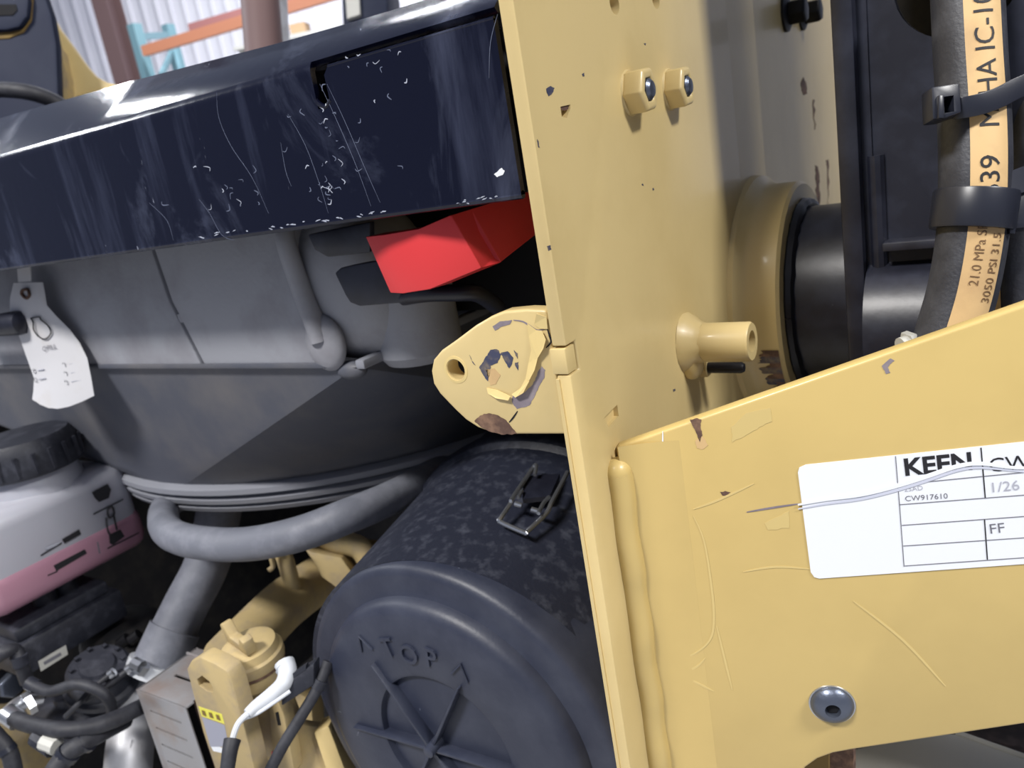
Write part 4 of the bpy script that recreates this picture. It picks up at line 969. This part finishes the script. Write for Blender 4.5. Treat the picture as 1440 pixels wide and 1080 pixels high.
# ================================================================== BLACK LIFT ARM AND HOSES (RIGHT)
YA = 0.60
def PA_(x, y): return on(x, y, 1, YA)
xa1 = PA_(1180, 240).x
arm = thing('lift_arm', 'black painted steel arm plate behind the striped hoses', 'arm', V((xa1+0.1, YA, 0.85)))
xg = PA_(1224, 240).x
apl = M('face_plate', aabox((xg, YA+0.012, 0.80), (xg+0.95, YA+0.024, 2.3)), BLK, arm)  # extended out of view so it shades the deep part of the upright
hc2 = on(1346, -36, 1, YA+0.012)
cut(apl, [lathe(hc2-Y*0.03, Y, [(0, 0.036), (0.06, 0.036)], 36)])
M('hole_rim', lathe(hc2+Y*0.0110, Y, [(0, 0.036), (0, 0.0375), (0.002, 0.038), (0.002, 0.036), (0, 0.036)], 36), STEEL, arm)
M('side_flange', aabox((xa1, YA-0.002, 0.80), (xa1+0.0135, YA+0.05, 2.3)), BLK, arm, bevel=0.002)
M('corner_weld', tube([V((xg+0.002, YA+0.011, 0.8)), V((xg+0.002, YA+0.011, 1.16))], 0.0055, 10, sm=False), BLK, arm)
M('inner_lip', aabox((xa1+0.0135, YA+0.010, 0.80), (xg, YA+0.05, 2.3)), BLK, arm)
zc2 = on(1260, 372, 1, YA).z
M('cross_tube', lathe(V((xa1+0.014, YA+0.03, zc2-0.052)), X, [(0, 0.055), (0.42, 0.055)], 40), BLK, arm)
M('ledge', aabox((xg+0.006, YA-0.004, zc2+0.010), (xg+0.4, YA+0.014, zc2+0.016)), BLK, arm, bevel=0.001)

def strip_on_tube(path, r, a0, a1, ref, off=0.0004, seg=8):
    p_ = smoothpath(path, 8); fr = frames(p_, ref); vs, fs = [], []; n = seg+1
    for p, (t, a, b) in zip(p_, fr):
        for k in range(n):
            th = a0+(a1-a0)*k/seg; vs.append(p+(a*math.cos(th)+b*math.sin(th))*(r+off))
    for j in range(len(p_)-1):
        for k in range(seg): fs.append([j*n+k, j*n+k+1, (j+1)*n+k+1, (j+1)*n+k])
    return vs, fs
def tube_text(path, r, ref, s, size, along_px, ang, m, parent, name='lettering', align='CENTER'):
    """lettering wrapped on the hose; reads up the hose from the pixel given"""
    p_ = smoothpath(path, 16); fr = frames(p_, ref)
    acc = [0]
    for i in range(1, len(p_)): acc.append(acc[-1]+(p_[i]-p_[i-1]).length)
    best = min(range(len(p_)), key=lambda i: abs(540-F*(p_[i]-CAM).dot(UU)/depth(p_[i])-along_px))
    s0 = acc[best]
    def fn(u, v, w_):
        q = s0-u          # path runs downwards, letters read upwards
        i = max(1, min(len(acc)-1, next((k for k in range(len(acc)) if acc[k] >= q), len(acc)-1)))
        f_ = (q-acc[i-1])/max(acc[i]-acc[i-1], 1e-9); p = p_[i-1].lerp(p_[i], f_)
        t, a, b = fr[i]; th = ang+v/r*TSIGN
        return p+(a*math.cos(th)+b*math.sin(th))*(r+0.0007)
    M(name, text(s, size, fn, align=align, fine=True), m, parent, flat=True)
HD = 0.475
hp = [D(1356, -80, HD), D(1360, 0, HD), D(1364, 80, HD), (D(1369, 160, HD)), D(1371, 240, HD), D(1368, 320, HD+.004), D(1355, 400, HD+.01), D(1338, 460, HD+.016), D(1315, 530, HD+.024)]
HR = 46*HD/F
ha = thing('hydraulic_hose', 'thick black hydraulic hose with a wide tan printed stripe', 'hose', hp[-1])
M('hose', tube(hp, HR, 28, n=8), HOSE, ha)
# the stripe faces the camera, right of centre: angles are measured from the direction towards the lens
ref = (CAM-hp[3]).normalized()
fr0 = frames(smoothpath(hp, 8), ref)[0]
TSIGN = 1 if fr0[2].dot(RR) > 0 else -1
sgn = TSIGN
M('stripe', strip_on_tube(hp, HR, sgn*math.radians(-6), sgn*math.radians(56), ref), STRI, ha)
TSIGN = -sgn
mid = sgn*math.radians(25)
tube_text(hp, HR, ref, 'MSHA IC-102/8', 0.0152, 193, mid, INK, ha, align='LEFT')
tube_text(hp, HR, ref, '1639', 0.0150, 300, mid, INK, ha, align='LEFT')
tube_text(hp, HR, ref, '21.0 MPa SP', 0.0072, 398, sgn*math.radians(16), BRNINK, ha, align='LEFT')
tube_text(hp, HR, ref, '3050 PSI 31.5', 0.0072, 418, sgn*math.radians(42), BRNINK, ha, align='LEFT')
hp2 = [D(1470, -80, .50), D(1464, 60, .50), D(1458, 180, .50), D(1446, 280, .50), D(1432, 370, .50), D(1432, 440, .505), D(1440, 530, .51)]
hb = thing('second_hose', 'second black hose with narrow tan stripe at the right edge', 'hose', hp2[-1])
M('hose', tube(hp2, 0.0150, 24, n=8), HOSE, hb)
M('stripe', strip_on_tube(hp2[3:], 0.0150, sgn*math.radians(-75), sgn*math.radians(-40), ref), STRI, hb)
# cable ties
def PD(x, y, d): return D(x, y, d)
t1 = thing('cable_tie', 'upper black cable tie with square head left of the tan stripe', 'cable tie', D(1325, 140, .45), 'cable ties on the hoses')
hd0 = HD-HR-0.006
def band(pts, wv_, thick):
    p_ = smoothpath(pts, 6); vs, fs = [], []
    for i, p in enumerate(p_):
        t = (p_[min(i+1, len(p_)-1)]-p_[max(i-1, 0)]).normalized(); n = (CAM-p).normalized(); s = t.cross(n).normalized(); n = s.cross(t)
        w2 = wv_*0.5
        vs += [p-s*w2, p+s*w2, p+s*w2-n*thick, p-s*w2-n*thick]
    for i in range(len(p_)-1):
        for k in range(4): l = (k+1) % 4; fs.append([4*i+k, 4*i+l, 4*i+4+l, 4*i+4+k])
    fs += [[0, 1, 2, 3], [4*len(p_)-1, 4*len(p_)-2, 4*len(p_)-3, 4*len(p_)-4]]
    return vs, fs
M('strap', band([D(1330, 152, hd0+.012), D(1350, 152, hd0+.004), D(1380, 146, hd0+.001), D(1405, 137, hd0+.002), D(1435, 122, hd0+.006), D(1480, 104, hd0+.01)], 0.0118, 0.0018), TIE, t1, bevel=0.0005)
hq_ = [D(1310, 122, hd0), D(1350, 116, hd0), D(1353, 158, hd0), D(1330, 166, hd0), D(1312, 168, hd0)]
hm = M('head', prism(hq_, f0*0.012), TIE, t1, bevel=0.0012)
cut(hm, [prism([D(x, y, hd0)-f0*0.004 for x, y in ((1327, 136), (1341, 134), (1342, 157), (1328, 159))], f0*0.013)])
M('pawl', box(D(1322, 151, hd0-.0008), RR*0.0032, UU*0.013, f0*0.003), TIE, t1, bevel=0.0006)
# tie 2 goes round the hose
t2 = thing('cable_tie', 'lower black cable tie wrapped around the hose with head at right edge', 'cable tie', D(1370, 300, .45), 'cable ties on the hoses')
ctp = D(1369, 299, HD+.002); tdir = (hp[5]-hp[4]).normalized()
tdir = (tdir + RR*-0.10).normalized()
M('strap', lathe(ctp-tdir*0.0125, tdir, [(0, HR+0.0012), (0, HR+0.0032), (0.001, HR+0.0036), (0.0215, HR+0.0036), (0.0225, HR+0.0032), (0.0225, HR+0.001)], 48), TIE, t2)
hd2 = HD-HR*0.55
h2 = M('head', prism([D(x, y, hd2) for x, y in ((1398, 270), (1436, 262), (1470, 262), (1470, 318), (1425, 322), (1400, 318))], f0*0.014), TIE, t2, bevel=0.0015)
cut(h2, [prism([D(x, y, hd2)-f0*0.004 for x, y in ((1401, 292), (1419, 290), (1419, 314), (1401, 314))], f0*0.014)])
M('pawl', box(D(1422, 305, hd2-.001), RR*0.0035, UU*0.020, f0*0.003), TIE, t2, bevel=0.0006)
M('tail', band([D(1400, 272, hd2-.002), D(1420, 260, hd2-.003), D(1450, 248, hd2-.003), D(1490, 236, hd2)], 0.014, 0.002), TIE, t2)
# small fitting seen between arm and panel
sf = thing('grey_fitting', 'small pale fitting peeking over the panel beside the hose', 'fitting', D(1290, 490, .50))
M('body', tubeD([(1268, 492, .50), (1300, 482, .50)], 0.008, seg=14, sm=False), PALE, sf); M('nut', tubeD([(1278, 489, .50), (1286, 486, .50)], 0.0105, seg=6, sm=False), PALE, sf)
# behind the arm: added dark plate that hides the bright wall
ib = thing('dark_backing', 'added dark backing plate that keeps the arm hole and gap dark', 'plate', V((0.30, 0.8, 0.8)))
M('plate', aabox((xg-0.01, YA+0.155, 0.80), (xg+0.95, YA+0.17, 2.3)), DARK, ib); M('stiffener', aabox((xg+0.3, YA+0.13, 0.8), (xg+0.32, YA+0.155, 2.3)), DARK, ib)

# ================================================================== BELOW THE PANEL
zf_ = 0.60
q = [on(x, y, 2, zf_) for x, y in ((1198, 1052), (1300, 1030), (1345, 1030), (1520, 1092), (1520, 1250), (1198, 1250))]
tb = thing('track_cover', 'pale grey smooth cover under the yellow panel', 'cover', q[0]-Z*0.05)
M('cover', prism(q, -Z*0.05), PALE, tb, bevel=0.004); M('rim', tube([q[2]-Z*0.002, q[3]-Z*0.002], 0.004, 8, sm=False), PALE, tb)
zt2 = 0.52
qc = on(1420, 1035, 2, zt2)
tr = thing('rubber_track', 'dark rubber track beyond the pale cover', 'track', V((qc.x, qc.y+0.2, 0)))
M('belt', aabox((qc.x-0.20, qc.y-0.25, 0.02), (qc.x+0.6, qc.y+1.2, zt2)), MUD, tr, bevel=0.03)
for i in range(8):
    M('lug', aabox((qc.x-0.20, qc.y-0.22+0.17*i, zt2-0.002), (qc.x+0.6, qc.y-0.13+0.17*i, zt2+0.03)), MUD, tr, bevel=0.006)
bk = thing('lower_gusset', 'dirty brown gusset in the gap below the panel', 'gusset', on(1165, 1075, 1, 0.50))
M('plate', prism([on(x, y, 1, 0.50) for x, y in ((1110, 1060), (1200, 1040), (1200, 1140), (1110, 1140))], Y*0.01), RUST, bk)
M('rib', prism([on(x, y, 1, 0.495) for x, y in ((1130, 1075), (1165, 1060), (1165, 1140), (1130, 1140))], Y*0.006), YELK, bk)

# ================================================================== UPPER LEFT: CAB AND STACK
cabd = 1.25
cabt = thing('cab_post', 'blue-grey moulded cab post at the upper left corner', 'cab post', D(20, 160, cabd)-Z*0.1)
cv_ = [(-60, -80), (40, -80), (62, -10), (72, 20), (79, 60), (82, 140), (80, 230), (-60, 260)]
M('panel', prism([D(x, y, cabd) for x, y in cv_], f0*0.02), CABG, cabt, bevel=0.006)
M('handle_recess', prism([D(x, y, cabd-0.003) for x, y in ((-40, -40), (44, -40), (46, 0), (44, 28), (32, 46), (12, 54), (-40, 58))], f0*0.01), YELK, cabt, bevel=0.004)
M('handle_pad', prism([D(x, y, cabd-0.014) for x, y in ((-40, -40), (34, -40), (40, 0), (38, 22), (26, 38), (8, 42), (-40, 44))], f0*0.014), CABG, cabt, bevel=0.006)
M('grip_slot', prism([D(x, y, cabd-0.0155) for x, y in ((-40, 6), (22, 6), (24, 14), (18, 21), (-40, 23))], f0*0.004), SLOT, cabt)
fd = thing('fender', 'curved yellow fender flaring behind the grey cab post', 'fender', D(110, 140, 1.35))
fo_ = [(72, 20), (82, 38), (100, 62), (120, 90), (134, 106), (150, 115), (172, 120), (180, 170), (80, 180)]
M('sheet', prism([D(x, y, 1.33) for x, y in fo_], f0*0.015), YEL, fd, bevel=0.004)
M('flange', prism([D(x, y, 1.31) for x, y in ((78, 60), (86, 70), (94, 110), (98, 180), (80, 180))], f0*0.02), YELD, fd)
for x, y in ((86, 97), (83, 118)): M('clip', tubeD([(x-5, y+4, 1.34), (x+4, y-6, 1.34)], 0.004, seg=8, sm=False), BLKOX, fd)
cable('cab_hose', 'black rubber hose arching across the cab post above the hood', 'hose', [(-40, 128, 1.10), (0, 126, 1.10), (40, 130, 1.10), (75, 142, 1.12), (110, 165, 1.14)], 0.0105, RUBB, collar=[((-12, 126, 1.10), (-6, 126, 1.10), 0.012, TIE)])
sk = thing('exhaust_stack', 'brown steel exhaust stack tip rising behind the hood', 'pipe', D(365, 75, 1.5))
sa, sbq = D(373, 90, 1.5), D(360, -70, 1.55)
M('pipe', tube([sa, sbq], 0.036, 32, sm=False), BRWN, sk)
M('sleeve', tube([D(380, 95, 1.58), D(372, -70, 1.62)], 0.040, 28, sm=False), ALU, sk)
bq = thing('blue_machine', 'blurred blue-grey machine part far behind the hood', 'machine', D(512, 30, 2.6))
M('body', prism([D(x, y, 2.6) for x, y in ((478, -60), (545, -60), (545, 30), (498, 60), (482, 40))], f0*0.3), CABG, bq, bevel=0.01)
M('panel', prism([D(x, y, 2.58) for x, y in ((482, -60), (502, -60), (506, 20), (488, 26))], f0*0.02), PALE, bq)
